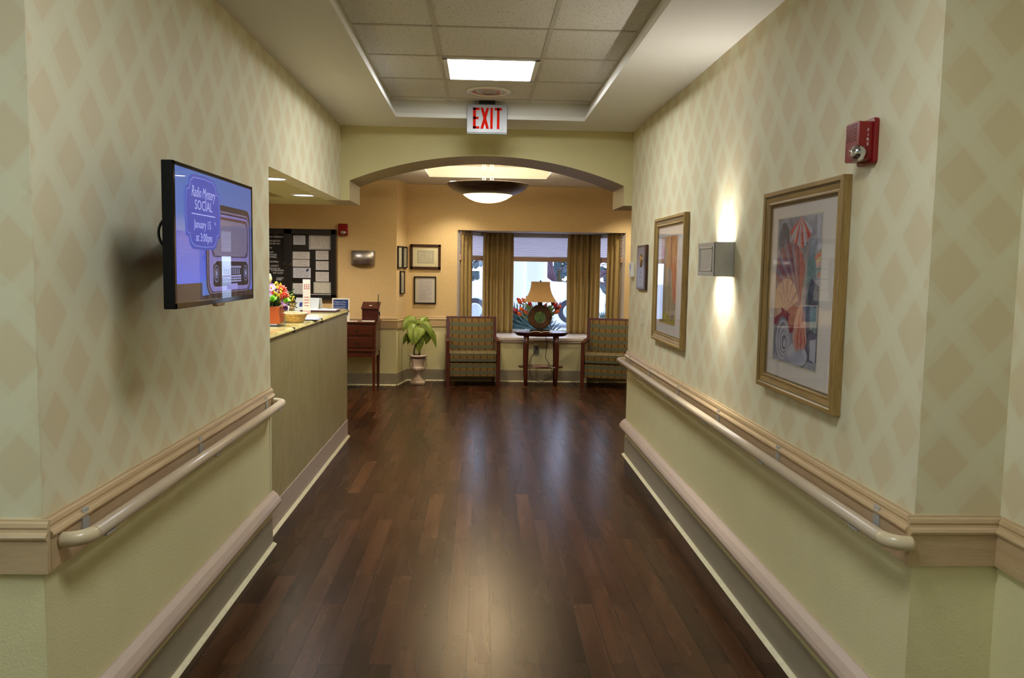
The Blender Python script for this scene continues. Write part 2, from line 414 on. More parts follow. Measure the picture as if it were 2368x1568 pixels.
# ================================================================ THE BUILDING
XL, XR, ZC, ZG, ZS = -1.137, 1.232, 2.66, 2.794, 2.067
Y3, YH0, YH1 = 4.49, 6.76, 7.32
W1, W2, ZL = 10.59, 11.08, 2.62
RH = 0.80   # where wallpaper meets the dado, behind the chair rail
def wall(name, boxes, up, low='dado', zsplit=RH):
    b = B()
    for x0, x1, y0, y1, z0, z1 in boxes:
        if z0 < zsplit < z1:
            b.cur = 1; b.box(x0, x1, y0, y1, z0, zsplit); b.cur = 0; b.box(x0, x1, y0, y1, zsplit, z1)
        else:
            b.cur = 0 if z0 >= zsplit else 1; b.box(x0, x1, y0, y1, z0, z1)
    return b.build(name, [up, low], kind='structure')
b = B(); b.box(-4.6, 4.6, -2.8, 12.0, -0.1, 0.0); b.build('floor', 'floor', kind='structure')
wall('wall_left', [(XL-.12, XL, 2.149, Y3, 0, ZC), (XL-.12, XL, Y3, YH0, ZS, ZC)], 'paper_left')
wall('wall_left_near', [(-3.4, XL-.12, 2.149, 2.27, 0, ZC), (-3.52, -3.4, -2.7, 2.27, 0, ZC)], 'paper_stub_l')
wall('wall_left_jog', [(-3.4, XL, 2.143, 2.1495, 0, ZC)], 'paper_stub_l')
wall('wall_right', [(XR, 1.60, 2.224, YH0, 0, ZC)], 'paper_right')
wall('wall_right_jog', [(XR, 1.479, 2.218, 2.2245, 0, ZC)], 'paper_stub_r')
wall('wall_right_near', [(1.479, 1.60, -2.7, 2.224, 0, ZC)], 'paper_right')
wall('wall_back', [(-3.52, 1.60, -2.8, -2.7, 0, ZC)], 'paper_stub_l')
wall('wall_reception_front', [(-4.5, XL-.12, Y3-.12, Y3, 0, 2.9)], 'lobby')
wall('wall_reception_left', [(-4.62, -4.5, Y3-.12, W1+.12, 0, 2.9)], 'lobby')
wall('wall_lobby_left', [(-4.5, -1.075, W1, W1+.6, 0, 2.9)], 'lobby')
b = B()
for z0, z1, c in ((0, RH, 1), (RH, 2.9, 0)):
    b.cur = c; b.prism([(-1.075, W1), (-0.985, W2), (-0.985, W2+.11), (-1.075, W2+.11)], 'z', z0, z1)
b.build('wall_lobby_step', ['lobby', 'dado'], kind='structure')
wall('wall_lobby_back', [(-1.0, -.315, W2+.001, W2+.12, 0, 2.9), (1.95, 4.6, W2+.001, W2+.12, 0, 2.9), (-.315, 1.95, W2+.001, W2+.12, 0, .57), (-.315, 1.95, W2+.001, W2+.12, 2.03, 2.9)], 'lobby')
wall('wall_lobby_right', [(4.5, 4.62, 6.6, W2+.1, 0, 2.9)], 'lobby')
wall('wall_lobby_front', [(1.60, 4.6, 6.60, YH0, 0, 2.9)], 'lobby')
# arched header across the corridor
b = B()
def arc_pts(n=40):
    x0, x1, z0, za = -1.065, 1.163, 2.226, 2.443
    h = za-z0; c = (x1-x0)/2; R = (c*c+h*h)/(2*h); cx = (x0+x1)/2; cz = za-R; a = math.asin(c/R)
    return [(cx+R*math.sin(-a+2*a*i/n), cz+R*math.cos(-a+2*a*i/n)) for i in range(n+1)]
A = arc_pts()
b.cur = 0
for yy in (YH0, YH1):
    for p, q in zip(A[:-1], A[1:]): b.add([(p[0], yy, p[1]), (q[0], yy, q[1]), (q[0], yy, 2.9), (p[0], yy, 2.9)], [(0,1,2,3)])
    b.add([(XL-.12, yy, ZS), (-1.065, yy, ZS), (-1.065, yy, 2.226), (-1.065, yy, 2.9), (XL-.12, yy, 2.9)], [(0,1,2,3,4)])
    b.add([(1.163, yy, ZS), (4.6, yy, ZS), (4.6, yy, 2.9), (1.163, yy, 2.9), (1.163, yy, 2.226)], [(0,1,2,3,4)])
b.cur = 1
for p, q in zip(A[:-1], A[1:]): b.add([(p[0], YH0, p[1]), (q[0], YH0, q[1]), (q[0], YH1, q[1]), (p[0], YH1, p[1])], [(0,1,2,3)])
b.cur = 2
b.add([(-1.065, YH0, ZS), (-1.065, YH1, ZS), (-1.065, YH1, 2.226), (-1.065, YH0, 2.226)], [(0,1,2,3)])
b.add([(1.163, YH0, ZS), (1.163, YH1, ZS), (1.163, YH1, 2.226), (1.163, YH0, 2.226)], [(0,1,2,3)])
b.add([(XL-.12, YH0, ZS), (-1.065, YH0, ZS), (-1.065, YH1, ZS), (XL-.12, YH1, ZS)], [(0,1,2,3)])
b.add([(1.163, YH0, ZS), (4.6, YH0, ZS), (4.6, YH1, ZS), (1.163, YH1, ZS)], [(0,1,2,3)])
b.build('wall_arch', ['arch_paint', 'arch_paint_shaded', 'arch_paint_shaded'], kind='structure')
# bulkhead over the reception bay, with a raised coffer
b = B(); hx0, hx1, hy0, hy1 = -3.2, -1.551, 4.9, 6.57
b.box(hx1, XL-.12, Y3, YH1, ZS, 2.9); b.box(-4.5, hx0, Y3, YH1, ZS, 2.9)
b.box(hx0, hx1, Y3, hy0, ZS, 2.9); b.box(hx0, hx1, hy1, YH1, ZS, 2.9); b.box(hx0, hx1, hy0, hy1, 2.36, 2.9)
b.build('ceiling_reception', 'arch_paint', kind='structure')
# ceilings
def ceil_hole(name, X0, X1, Y0, Y1, z, hx0, hx1, hy0, hy1, top, mat, fl=.046, th=.03):
    b = B(); b.box(X0, hx0, Y0, Y1, z, z+th); b.box(hx1, X1, Y0, Y1, z, z+th); b.box(hx0, hx1, Y0, hy0, z, z+th); b.box(hx0, hx1, hy1, Y1, z, z+th)
    lo = [(hx0, hy0), (hx1, hy0), (hx1, hy1), (hx0, hy1)]; hi = [(hx0-fl, hy0-fl), (hx1+fl, hy0-fl), (hx1+fl, hy1+fl), (hx0-fl, hy1+fl)]
    for i in range(4):
        j = (i+1) % 4; b.add([lo[i]+(z,), lo[j]+(z,), hi[j]+(top,), hi[i]+(top,)], [(0,1,2,3)])
    return b.build(name, mat, kind='structure')
TX0, TX1, TY0, TY1 = -.651, .772, .1, 6.313
ceil_hole('ceiling', -3.6, 1.7, -2.8, YH0, ZC, TX0, TX1, TY0, TY1, ZG, 'ceiling')
ceil_hole('ceiling_lobby', -4.6, 4.6, YH1, W2, ZL, -.635, .784, 8.0, 10.1, 2.76, 'ceiling')
b = B(); b.box(TX0-.08, TX1+.08, TY0-.08, TY1+.10, ZG, ZG+.02); b.build('ceiling_tiles', 'tile', kind='structure')
b = B(); b.box(-.72, .87, 7.9, 10.2, 2.76, 2.78); b.build('ceiling_tiles', 'tile', kind='structure')
b = B()
for x in (-.257, .353): b.box(x-.012, x+.012, TY0-.04, TY1+.05, ZG-.004, ZG+.002)
for k in range(-7, 4):
    y = 4.407+.61*k
    if TY0 < y < TY1+.05: b.box(TX0-.04, TX1+.04, y-.011, y+.011, ZG-.005, ZG+.002)
b.box(TX0-.05, TX0-.028, TY0-.04, TY1+.05, ZG-.006, ZG); b.box(TX1+.028, TX1+.05, TY0-.04, TY1+.05, ZG-.006, ZG)
b.build('ceiling_grid', 'tbar', kind='structure')
b = B(); b.box(-4.7, 4.7, -2.9, 11.2, 2.95, 3.05); b.build('sky_block_slab', 'ceiling', kind='structure')  # unseen slab added above the ceilings to keep sky light from leaking in

# chair rails ------------------------------------------------------
RAIL = [(0,.735),(.018,.735),(.018,.822),(.024,.828),(.0255,.834),(.022,.841),(.015,.845),(.013,.852),(.015,.858),(.012,.868),(.006,.872),(.005,.877),(0,.877)]
n_trim = [0]
def trim(prof, segs, mat, smooth=False):
    n_trim[0] += 1; b = B()
    for p, q, nr in segs: b.profile(prof, p, q, nr)
    return b.build('trim_%d' % n_trim[0], mat, kind='structure')
trim(RAIL, [((XL, 2.149), (XL, Y3), (1, 0))], 'maple')
trim(RAIL, [((-3.4, 2.143), (XL+.02, 2.143), (0, -1))], 'maple_x')
trim(RAIL, [((XR, 2.2185), (XR, YH0), (-1, 0))], 'maple')
trim(RAIL, [((XR-.02, 2.218), (1.479, 2.218), (0, -1))], 'maple_x')
trim(RAIL, [((1.479, -2.7), (1.479, 2.2), (-1, 0))], 'maple')
trim(RAIL, [((-4.5, W1), (-1.07, W1), (0, -1)), ((-1.075, W1), (-.985, W2), (.98, -.18)), ((-1.0, W2), (-.315, W2), (0, -1)), ((1.95, W2), (4.5, W2), (0, -1))], 'maple_x')
# cove base with a pale caulk bead
COVE = [(0,0),(.014,0),(.006,.012),(.005,.152),(.003,.155),(0,.155)]
BEAD = [(0,0),(.028,0),(.022,.005),(.010,.011),(0,.012)]
def base(name, segs, z=None):
    b = B(); b.cur = 0
    for p, q, nr in segs: b.profile(COVE, p, q, nr)
    b.cur = 1
    for p, q, nr in segs: b.profile(BEAD, p, q, nr)
    b.build(name, ['cove', 'caulk'], kind='structure')
base('baseboard_left', [((XL, 2.149), (XL, Y3), (1, 0))])
base('baseboard_left_near', [((-3.4, 2.143), (XL, 2.143), (0, -1))])
base('baseboard_right', [((XR, 2.2), (XR, YH0), (-1, 0))])
base('baseboard_right_near', [((XR, 2.218), (1.479, 2.218), (0, -1)), ((1.479, -2.7), (1.479, 2.2), (-1, 0))])
base('baseboard_lobby', [((-4.5, W1), (-1.07, W1), (0, -1)), ((-1.075, W1), (-.985, W2), (.98, -.18)), ((-1.0, W2), (4.5, W2), (0, -1))])

# bay window -------------------------------------------------------
CL, CR, YB = (.10, 11.83), (1.60, 11.83), 11.83
OL, OR_ = (-.315, W2), (1.95, W2)
b = B(); b.prism([(-.36, W2-.03), (1.99, W2-.03), (1.99, W2+.04), (1.64, YB+.1), (.06, YB+.1), (-.36, W2+.04)], 'z', .56, .60)
b.build('window_sill', 'white_paint', kind='structure', bevel=.006)
b = B(); b.box(-.36, 1.99, W2-.022, W2, .535, .562); b.build('trim_sill_apron', 'crash_vinyl', kind='structure')
b = B(); b.prism([(-.4, W2+.1), (2.05, W2+.1), (1.7, YB+.15), (0, YB+.15)], 'z', 2.03, 2.06); b.build('ceiling_bay', 'white_paint', kind='structure')
b = B(); b.box(-.5, 2.2, W2+.12, YB+.3, 0.0, .56); b.build('wall_bay_below', 'white_paint', kind='structure')
def window(idx, p, q, sa=0, sb=0):
    p, q = Vector(p), Vector(q); d = (q-p); L = d.length; a = math.atan2(d.y, d.x)
    w_ = bpy.data.objects.new('window_%d' % idx, None); COL.objects.link(w_); w_['kind'] = 'structure'; w_.location = (p.x, p.y, 0); w_.rotation_euler = (0, 0, a)
    b = B(); fw = .045
    b.box(0, fw+sa, 0, .06, .60, 2.03); b.box(L-fw-sb, L, 0, .06, .60, 2.03); b.box(fw, L-fw, 0, .06, .60, .60+fw); b.box(fw, L-fw, 0, .06, 2.03-fw, 2.03)
    o = b.build('window_frame', 'white_paint', w_, bevel=.004); o['kind'] = 'structure'
    b = B(); b.box(fw, L-fw, .028, .032, .645, 1.985); o = b.build('window_pane', 'glass', w_); o['kind'] = 'structure'
    return w_, L, a
window(1, OL, CL, .13, 0); window(2, CL, CR); window(3, CR, OR_, 0, .12)
def blind(p, q, label, inset=.055):
    p, q = Vector(p), Vector(q); d = q-p; L = d.length; a = math.atan2(d.y, d.x)
    t = thing('window_blind', label, 'window blind', (p.x, p.y, 1.63), a, 'pleated blinds in the bay window')
    b = B(); n = 20; z0, z1 = .07, .345
    def f(u, v):
        k = v*n; ph = k % 2; return (inset+u*(L-2*inset), -.012+(.010 if int(round(k)) % 2 else -.010), z0+v*(z1-z0))
    b.grid(f, 1, n); b.build('pleated_shade', 'blind', t, solid=.001)
    b = B(); b.box(inset, L-inset, -.024, -.002, 0, .068); b.build('bottom_rail', plain('blind_rail', (176, 146, 128), .5), t, bevel=.004)
    b = B(); b.box(inset, L-inset, -.026, -.001, .345, .395); b.build('head_rail', 'grey_vinyl', t, bevel=.004)
blind(CL, CR, 'half-raised white pleated blind in the wide middle pane, behind the lamp')
blind(OL, CL, 'narrow pleated blind in the angled left pane between the two left curtains')
blind(CR, OR_, 'narrow pleated blind in the angled right pane between the two right curtains')
def curtain(path, folds, label, depth=.035, z0=.605, z1=2.025, seed=0):
    rnd = random.Random(seed); pts = [Vector(p) for p in path]
    seg = [(pts[i+1]-pts[i]).length for i in range(len(pts)-1)]; tot = sum(seg)
    def at(s):
        s *= tot
        for i, l in enumerate(seg):
            if s <= l or i == len(seg)-1:
                t_ = (pts[i+1]-pts[i]).normalized(); return pts[i]+t_*s, Vector((t_.y, -t_.x))
            s -= l
    ph = [rnd.uniform(-.3, .3) for _ in range(folds+2)]; c0 = at(.5)[0]
    t = thing('curtain', label, 'curtain', (c0.x, c0.y, z0), 0, 'gold curtains in the bay window')
    b = B()
    def f(u, v):
        p, nr = at(u); k = u*folds; wv = math.sin(2*PI*k+ph[int(k)]*(1-v)); top = v > .9
        amp = depth*(.55+.45*(1-v)) if not top else depth*.75
        wv = math.copysign(abs(wv)**.75, wv)
        sq = 1+.06*math.sin(PI*v)+.02*math.sin(5*v+seed)
        p = c0+(p-c0)*sq
        q = p+nr*amp*wv
        return (q.x-c0.x, q.y-c0.y, v*(z1-z0))
    b.grid(f, folds*12, 22); b.build('fabric', 'curtain', t, smooth=True, solid=.003)
curtain([(-.262, 11.14), (-.115, 11.37)], 3, 'gold curtain at the far left end of the bay, above the left armchair', .03, seed=1)
curtain([(.035, 11.60), (.12, 11.73), (.46, 11.73)], 6, 'gold curtain between the left side pane and the wide middle pane', seed=2)
curtain([(1.245, 11.73), (1.58, 11.73), (1.665, 11.57)], 6, 'gold curtain between the wide middle pane and the right side pane', seed=3)
curtain([(1.755, 11.36), (1.880, 11.13)], 3, 'gold curtain at the far right end of the bay, above the right armchair', .03, seed=4)

# ================================================================ CORRIDOR THINGS
def ceiling_panel(y, label, strength, x=(-.245, .341)):
    t = thing('ceiling_light', label, 'ceiling light', (.048, y+.305, ZG-.006))
    b = B(); x0, x1, y0, y1 = -.293, .293, -.293, .293; z = 0
    b.box(x0, x1, y0, y0+.03, -.004, .012); b.box(x0, x1, y1-.03, y1, -.004, .012); b.box(x0, x0+.03, y0, y1, -.004, .012); b.box(x1-.03, x1, y0, y1, -.004, .012)
    b.build('frame', 'white', t, bevel=.002)
    b = B(); b.box(x0+.028, x1-.028, y0+.028, y1-.028, .0, .006); b.build('diffuser', emit('panel_glow%g' % strength, COOL, strength), t)
    return t
ceiling_panel(5.017, 'bright square fluorescent panel in the corridor ceiling before the exit sign', 23.0)
ceiling_panel(1.357, 'square fluorescent panel in the corridor ceiling overhead', 15.0)
for x, y in ((-2.3, .6), (.9, -1.0), (-.8, -1.6)):
    t = thing('ceiling_light', 'square fluorescent panel in the ceiling ' + ('left of the viewpoint, before the left wall corner' if x < -1 else 'behind the viewpoint, towards the right wall' if x > 0 else 'added as fill, farthest behind the viewpoint'), 'ceiling light', (x, y, ZC-.012), 0, 'panels behind the viewpoint')
    b = B(); b.box(-.3, .3, -.6, .6, 0, .012); b.build('frame', 'white', t)  # the farthest panel is an unseen fill light, added to raise the bounce
    b = B(); b.box(-.27, .27, -.57, .57, -.004, 0); b.build('diffuser', emit('panel_glow_%d' % int(x*10), (.84, .96, 1.0), 1.5 if x > 0 else (9.0 if x < -1 else 4.0)), t)

# round ceiling diffuser with glossy face
t = thing('ceiling_speaker', 'round white glossy disc in the ceiling tile beyond the light panel', 'ceiling speaker', (.042, 5.97, ZG-.002))
b = B(); b.lathe([(.05, 0), (.165, 0), (.165, -.006), (.155, -.012), (.118, -.013), (.112, -.006)], n=40, close=False); b.build('rim', plain('gloss_white', (236, 230, 214), .12, var=.01), t, smooth=True)
b = B(); b.lathe([(.001, -.008), (.113, -.008)], n=40, close=False); b.lathe([(.001, -.014), (.05, -.014), (.056, -.008)], n=32, close=False); b.build('cover', plain('gloss_cover', (176, 170, 150), .07, var=.01), t, smooth=True)

# exit sign
t = thing('exit_sign', 'brushed metal exit sign with red letters hanging from the corridor ceiling', 'exit sign', (.034, 6.30, 2.66))
b = B(); b.prism(rrect(-.152, .152, -.105, .105, .010), 'y', 0, .035); b.build('housing', plain('sign_metal', (150, 148, 146), .5, .6, var=.08, scale=6), t, bevel=.003)
b = B(); q0, q1 = -.002, 0; H_ = .155; zb = -.076; st = .0165
def L_(x): return x
for x0_, x1_, z0_, z1_ in ((-.106, -.085, zb, zb+H_), (-.106, -.058, zb+H_-.018, zb+H_), (-.106, -.064, zb+H_/2-.008, zb+H_/2+.010), (-.106, -.058, zb, zb+.018), (.024, .043, zb, zb+H_), (.074, .093, zb, zb+H_), (.056, .111, zb+H_-.018, zb+H_)): b.box(x0_, x1_, q0, q1, z0_, z1_)
b.prism([(-.050, zb), (-.029, zb), (.015, zb+H_), (-.006, zb+H_)], 'y', q0, q1); b.prism([(-.006, zb), (.015, zb), (-.029, zb+H_), (-.050, zb+H_)], 'y', q0-.0003, q1)
b.build('letters', plain('sign_red', (214, 26, 10), .8, spec=.1, var=.01), t)
b = B(); b.box(-.06, .06, -.002, .045, .105, .134); b.build('mount', 'black', t, bevel=.003)
b = B(); b.box(-.15, .15, .004, .031, -.112, -.104); b.build('lower_lens', plain('green_lens', (70, 92, 74), .2), t)

# handrails --------------------------------------------------------
def handrail(side, y0, y1, brackets, label):
    wx = XR if side > 0 else XL; s = -1 if side > 0 else 1; z = .803; r = .0205
    t = thing('handrail', label, 'handrail', (wx, (y0+y1)/2, z))
    off, rad = .080, .055; pts = []
    pts.append((.020, y0)); 
    for i in range(9):
        a = PI/2*i/8; pts.append((off-rad+rad*math.sin(a), y0+rad-rad*math.cos(a)))
    end = [(off-rad+rad*math.sin(PI/2*(8-i)/8), y1-rad+rad*math.cos(PI/2*(8-i)/8)) for i in range(9)]
    cy = (y0+y1)/2
    b = B(); b.tube([(s*o, y-cy, 0) for o, y in pts], r+.0006, 20); b.build('elbow', 'ivory_elbow' if 'ivory_elbow' in MATS else plain('ivory_elbow', (206, 190, 154), .25, var=.01), t, smooth=True)
    b = B(); b.tube([(s*o, y-cy, 0) for o, y in end+[(.020, y1)]], r+.0006, 20); b.build('elbow', 'ivory_elbow', t, smooth=True)
    b = B(); b.tube([(s*off, y0+rad-cy, 0), (s*off, y1-rad-cy, 0)], r, 20); b.build('rail', 'rail_vinyl', t, smooth=True)
    for y in brackets:
        b = B(); y -= cy
        x0, x1 = sorted((s*.018, s*.023)); b.box(x0, x1, y-.018, y+.018, -.050, .048)
        b.tube([(s*.02, y, -.022), (s*.045, y, -.032), (s*.07, y, -.022)], .007, 8); x0, x1 = sorted((s*.062, s*.094)); b.box(x0, x1, y-.03, y+.03, -.024, -.018)
        for zz in (.033, -.036): b.cyl((s*.022, y, zz), (s*.026, y, zz), .005, .004, 10)
        b.build('bracket', 'alu', t, bevel=.001)
handrail(-1, 2.20, 4.46, (2.333, 3.302, 4.326), 'beige tubular handrail on the left corridor wall under the television')
handrail(1, 2.19, 6.74, (2.394, 3.229, 4.064, 4.915, 5.77, 6.55), 'long beige tubular handrail on the right corridor wall under the framed art')
CR_P = [(0,.300),(.010,.300),(.030,.283),(.046,.262),(.052,.248),(.052,.240),(.046,.226),(.034,.217),(.012,.213),(0,.213)]
def crash(side, y0, y1, label):
    wx = XR if side > 0 else XL; s = -1 if side > 0 else 1
    b = B(); b.profile([(o, z-.25) for o, z in CR_P], (0, y0-(y0+y1)/2), (0, y1-(y0+y1)/2), (s, 0))
    o = b.build('crash_rail', 'crash_vinyl', bevel=.002); o.location = (wx, (y0+y1)/2, .25); tag(o, label, 'wall guard rail')
crash(-1, 2.15, 4.50, 'low beige vinyl bumper rail along the foot of the left corridor wall')
crash(1, 2.22, 6.77, 'low beige vinyl bumper rail along the foot of the right corridor wall')
b = B(); b.box(XL, XL+.003, Y3-.028, Y3+.002, .16, .735); b.box(XL-.03, XL+.003, Y3, Y3+.003, .16, .735)
b.build('trim_corner_guard', 'caulk', kind='structure')

# television -------------------------------------------------------
SX = -.8895
t = thing('television', 'flat black wall television showing a blue radio mystery social notice', 'television', (-.89, 2.85, 1.63))
b = B(); b.box(-.922, -.8905, 2.43, 3.256, 1.414, 1.845); b.build('case', plain('tv_case', (14, 13, 12), .6, spec=.2), t, bevel=.003, world=True)
b = B(); b.prism([(2.62, 1.46), (3.10, 1.46), (3.10, 1.72), (2.62, 1.72)], 'x', -.955, -.92); b.build('rear_housing', 'black', t, bevel=.006, world=True)
b = B()
for y0, y1, z0, z1 in ((2.43, 2.446, 1.414, 1.845), (3.243, 3.256, 1.414, 1.845), (2.43, 3.256, 1.833, 1.845), (2.43, 3.256, 1.414, 1.432)): b.box(-.8915, -.887, y0, y1, z0, z1)
b.build('bezel', 'black_gloss', t, bevel=.002, world=True)
b = B(); b.prism([(2.80, 1.415), (2.90, 1.415), (2.885, 1.404), (2.815, 1.404)], 'x', -.903, -.886); b.build('sensor_bar', 'gold_frame_y', t, bevel=.002, world=True, label='sensor bar under the screen with a painted golden reflection')  # gold colour stands in for a reflection on the sensor bump
b = B(); b.box(-1.134, -1.12, 3.06, 3.22, 1.50, 1.72); b.prism([(-1.12, 3.10), (-.965, 2.84), (-.965, 2.90), (-1.12, 3.16)], 'z', 1.56, 1.66); b.box(-.967, -.954, 2.70, 3.0, 1.50, 1.72)
b.build('wall_bracket', 'black', t, world=True, bevel=.002)
b = B()
for q, (rx_, rz_) in enumerate(((.050, .058), (.036, .050))): b.tube([(-.948-rx_*math.sin(PI*i/18), 2.615-.012*math.sin(PI*i/18)+.006*q, 1.640+rz_*math.cos(PI*i/18)) for i in range(19)], .0042, 8)
b.build('cable', 'black', t, smooth=True, world=True)
# the picture on the screen: flat shapes in (Y, z), each a hair in front of the one below
SB = B(); scols = []
def scol(c, k=.62):
    m = emit('screen_%d_%d_%d' % c, tuple(v*k for v in lin(c)), 1.0)
    if m not in scols: scols.append(m)
    SB.cur = scols.index(m)
lay = [0]
def sp(pts, c):
    scol(c); lay[0] += 1; x = SX+.00012*lay[0]; SB.add([(x, p[0], p[1]) for p in pts], [tuple(range(len(pts)))])
def grad(y0, y1, z0, z1, ca, cb, n=8):
    scol(ca); lay[0] += 1; x = SX+.00012*lay[0]
    for i in range(n):
        k = (i+.5)/n; scol(tuple(int(round(ca[j]*(1-k)+cb[j]*k)) for j in range(3)))
        a0, a1 = z1-(z1-z0)*i/n, z1-(z1-z0)*(i+1)/n; SB.add([(x, y0, a1), (x, y1, a1), (x, y1, a0), (x, y0, a0)], [(0,1,2,3)])
grad(2.446, 3.243, 1.432, 1.833, (88, 118, 190), (96, 124, 204))
grad(2.446, 2.72, 1.486, 1.645, (60, 84, 196), (74, 106, 232))
def dots():
    scol((104, 128, 224)); lay[0] += 1; x = SX+.00012*lay[0]
    for j in range(11):
        for i in range(11):
            y = 2.462+.0165*i+.008*(j % 2); z = 1.495+.0125*j; SB.add([(x, y, z), (x, y+.004, z+.002), (x, y, z+.004), (x, y-.004, z+.002)], [(0,1,2,3)])
dots()
sp([(2.446, 1.432), (3.243, 1.432), (3.243, 1.47), (2.70, 1.487), (2.446, 1.487)], (42, 34, 44))
sp([(2.67, 1.445), (2.76, 1.447), (2.76, 1.49), (2.67, 1.497)], (86, 122, 206))
sp([(3.195, 1.45), (3.24, 1.452), (3.243, 1.482), (3.22, 1.476)], (92, 120, 236))
def rad(y0, y1, z0, z1, r, c, dy=0): sp(rrect(y0, y1, z0, z1, r), c)
rad(2.71, 3.222, 1.445, 1.748, .045, (40, 32, 40)); rad(2.722, 3.213, 1.449, 1.728, .045, (130, 112, 150)); rad(2.728, 3.208, 1.452, 1.722, .045, (38, 32, 48))
rad(2.74, 3.203, 1.455, 1.716, .042, (134, 126, 196)); rad(2.765, 3.19, 1.570, 1.708, .03, (92, 54, 62)); rad(2.768, 3.186, 1.570, 1.699, .03, (72, 66, 96))
sp([(2.775, 1.60), (2.80, 1.575), (3.14, 1.575), (3.172, 1.595), (3.176, 1.68), (3.15, 1.698), (2.80, 1.698), (2.775, 1.68)], (128, 120, 150))
scol((96, 90, 118)); lay[0] += 1
for j in range(22):
    for i in range(26):
        y = 2.79+.0145*i+.007*(j % 2); z = 1.581+.0053*j; SB.add([(SX+.00012*lay[0], y, z), (SX+.00012*lay[0], y+.005, z+.0013), (SX+.00012*lay[0], y, z+.0026), (SX+.00012*lay[0], y-.005, z+.0013)], [(0,1,2,3)])
sp([(2.772, 1.478), (2.79, 1.468), (3.175, 1.466), (3.192, 1.476), (3.192, 1.545), (3.165, 1.560), (2.815, 1.560), (2.772, 1.545)], (150, 146, 196))
sp([(2.776, 1.480), (2.79, 1.471), (3.173, 1.469), (3.188, 1.478), (3.188, 1.543), (3.162, 1.557), (2.818, 1.557), (2.776, 1.543)], (26, 24, 40))
for yy in (2.810, 3.150):
    for r, c in ((.030, (110, 112, 150)), (.025, (34, 32, 50)), (.017, (120, 122, 160)), (.012, (70, 70, 100)), (.008, (150, 152, 190))): sp(ell(yy, 1.515, r*.95, r, 20), c)
sp([(2.87, 1.534), (3.09, 1.534), (3.09, 1.541), (2.87, 1.541)], (134, 134, 180))
for k in range(3): sp([(2.87, 1.484+.009*k), (3.09, 1.484+.009*k), (3.09, 1.490+.009*k), (2.87, 1.490+.009*k)], (140, 140, 188))
scol((146, 146, 192)); lay[0] += 1
for i in range(8):
    for j in range(5):
        y = 2.882+.025*i; z = 1.512+.0042*j; SB.add([(SX+.00012*lay[0], y, z), (SX+.00012*lay[0], y+.013, z), (SX+.00012*lay[0], y+.015, z+.0022), (SX+.00012*lay[0], y+.002, z+.0022)], [(0,1,2,3)])
sp([(2.92, 1.458), (3.043, 1.458), (3.043, 1.478), (2.92, 1.478)], (132, 130, 196))
def badge(cy, cz, hw, hh, n=.022):
    P = []
    def corner(sy, sz):
        c = [(hw, hh-.055), (hw-.004, hh-.040), (hw-.026, hh-.036), (hw-.038, hh-.012), (hw-.062, hh)]
        return [(cy+sy*a, cz+sz*b_) for a, b_ in c]
    P += [(cy+hw+.008, cz)]+corner(1, 1)+[(cy, cz+hh+.003)]+corner(-1, 1)[::-1]+[(cy-hw-.008, cz)]+corner(-1, -1)+[(cy, cz-hh-.003)]+corner(1, -1)[::-1]
    return P
sp(badge(2.684, 1.708, .163, .114), (54, 66, 156)); sp(badge(2.684, 1.708, .155, .106), (104, 116, 200)); sp(badge(2.684, 1.708, .152, .103), (52, 62, 160))
def stext(txt, cy, cz, size, sx, shear=0, c=(164, 170, 226), fat=0):
    scol(c); lay[0] += 1; x = SX+.00012*lay[0]; text_faces(SB, txt, size, lambda a, q: (x, cy+a, cz+q), sx=sx, shear=shear, fat=fat)
stext('Radio Mystery', 2.684, 1.755, .048, .80, .35); stext('SOCIAL', 2.684, 1.716, .044, 1.12)
sp([(2.572, 1.700), (2.796, 1.700), (2.796, 1.7035), (2.572, 1.7035)], (150, 156, 220))
stext('January 15', 2.672, 1.659, .038, 1.0); stext('th', 2.795, 1.675, .017, 1.1); stext('at 3:00pm', 2.684, 1.618, .038, 1.02)
SB.build('screen', scols, t, world=True)
b = B(); b.box(-.8865, -.8860, 2.444, 3.245, 1.430, 1.835); b.build('screen_glass', 'glass', t, world=True)

# framed art on the right wall ---------------------------------------
def noise_mat(name, stops, scale=6, detail=5, mapping=(1,1,1), dist=1.0, rough=.6):
    g = N(name); co = g.coord(); f = g.noise(g.mapping(co, mapping), scale, detail, .6, dist)
    g.base(g.ramp(f, [(p, lin(c)) for p, c in stops])); MATS[name] = g.set(rough, 0, .25); return g.m
noise_mat('art_bg', [(.30, (96, 100, 112)), (.45, (142, 142, 150)), (.58, (170, 168, 176)), (.72, (196, 190, 194))], 7)
noise_mat('art_dark', [(.3, (66, 68, 84)), (.55, (110, 112, 126)), (.75, (156, 152, 158))], 18)
noise_mat('art_pale', [(.3, (164, 166, 178)), (.6, (196, 194, 198)), (.8, (214, 208, 208))], 9)
noise_mat('art_purple', [(.3, (84, 52, 88)), (.5, (128, 84, 108)), (.7, (150, 118, 136))], 26)
noise_mat('art_burgundy', [(.3, (100, 34, 58)), (.5, (146, 58, 78)), (.7, (176, 100, 96))], 26)
noise_mat('art_pink', [(.3, (184, 132, 124)), (.5, (206, 158, 144)), (.75, (216, 186, 172))], 22)
noise_mat('art_mauve', [(.3, (140, 100, 116)), (.5, (160, 124, 134)), (.75, (178, 150, 154))], 24)
noise_mat('art_slate', [(.3, (104, 104, 128)), (.5, (128, 130, 152)), (.75, (156, 156, 170))], 24)
noise_mat('art_tan', [(.3, (186, 146, 122)), (.5, (202, 168, 140)), (.75, (212, 188, 164))], 24)
noise_mat('art_orange', [(.3, (196, 92, 66)), (.5, (216, 128, 96)), (.7, (214, 168, 148))], 30)
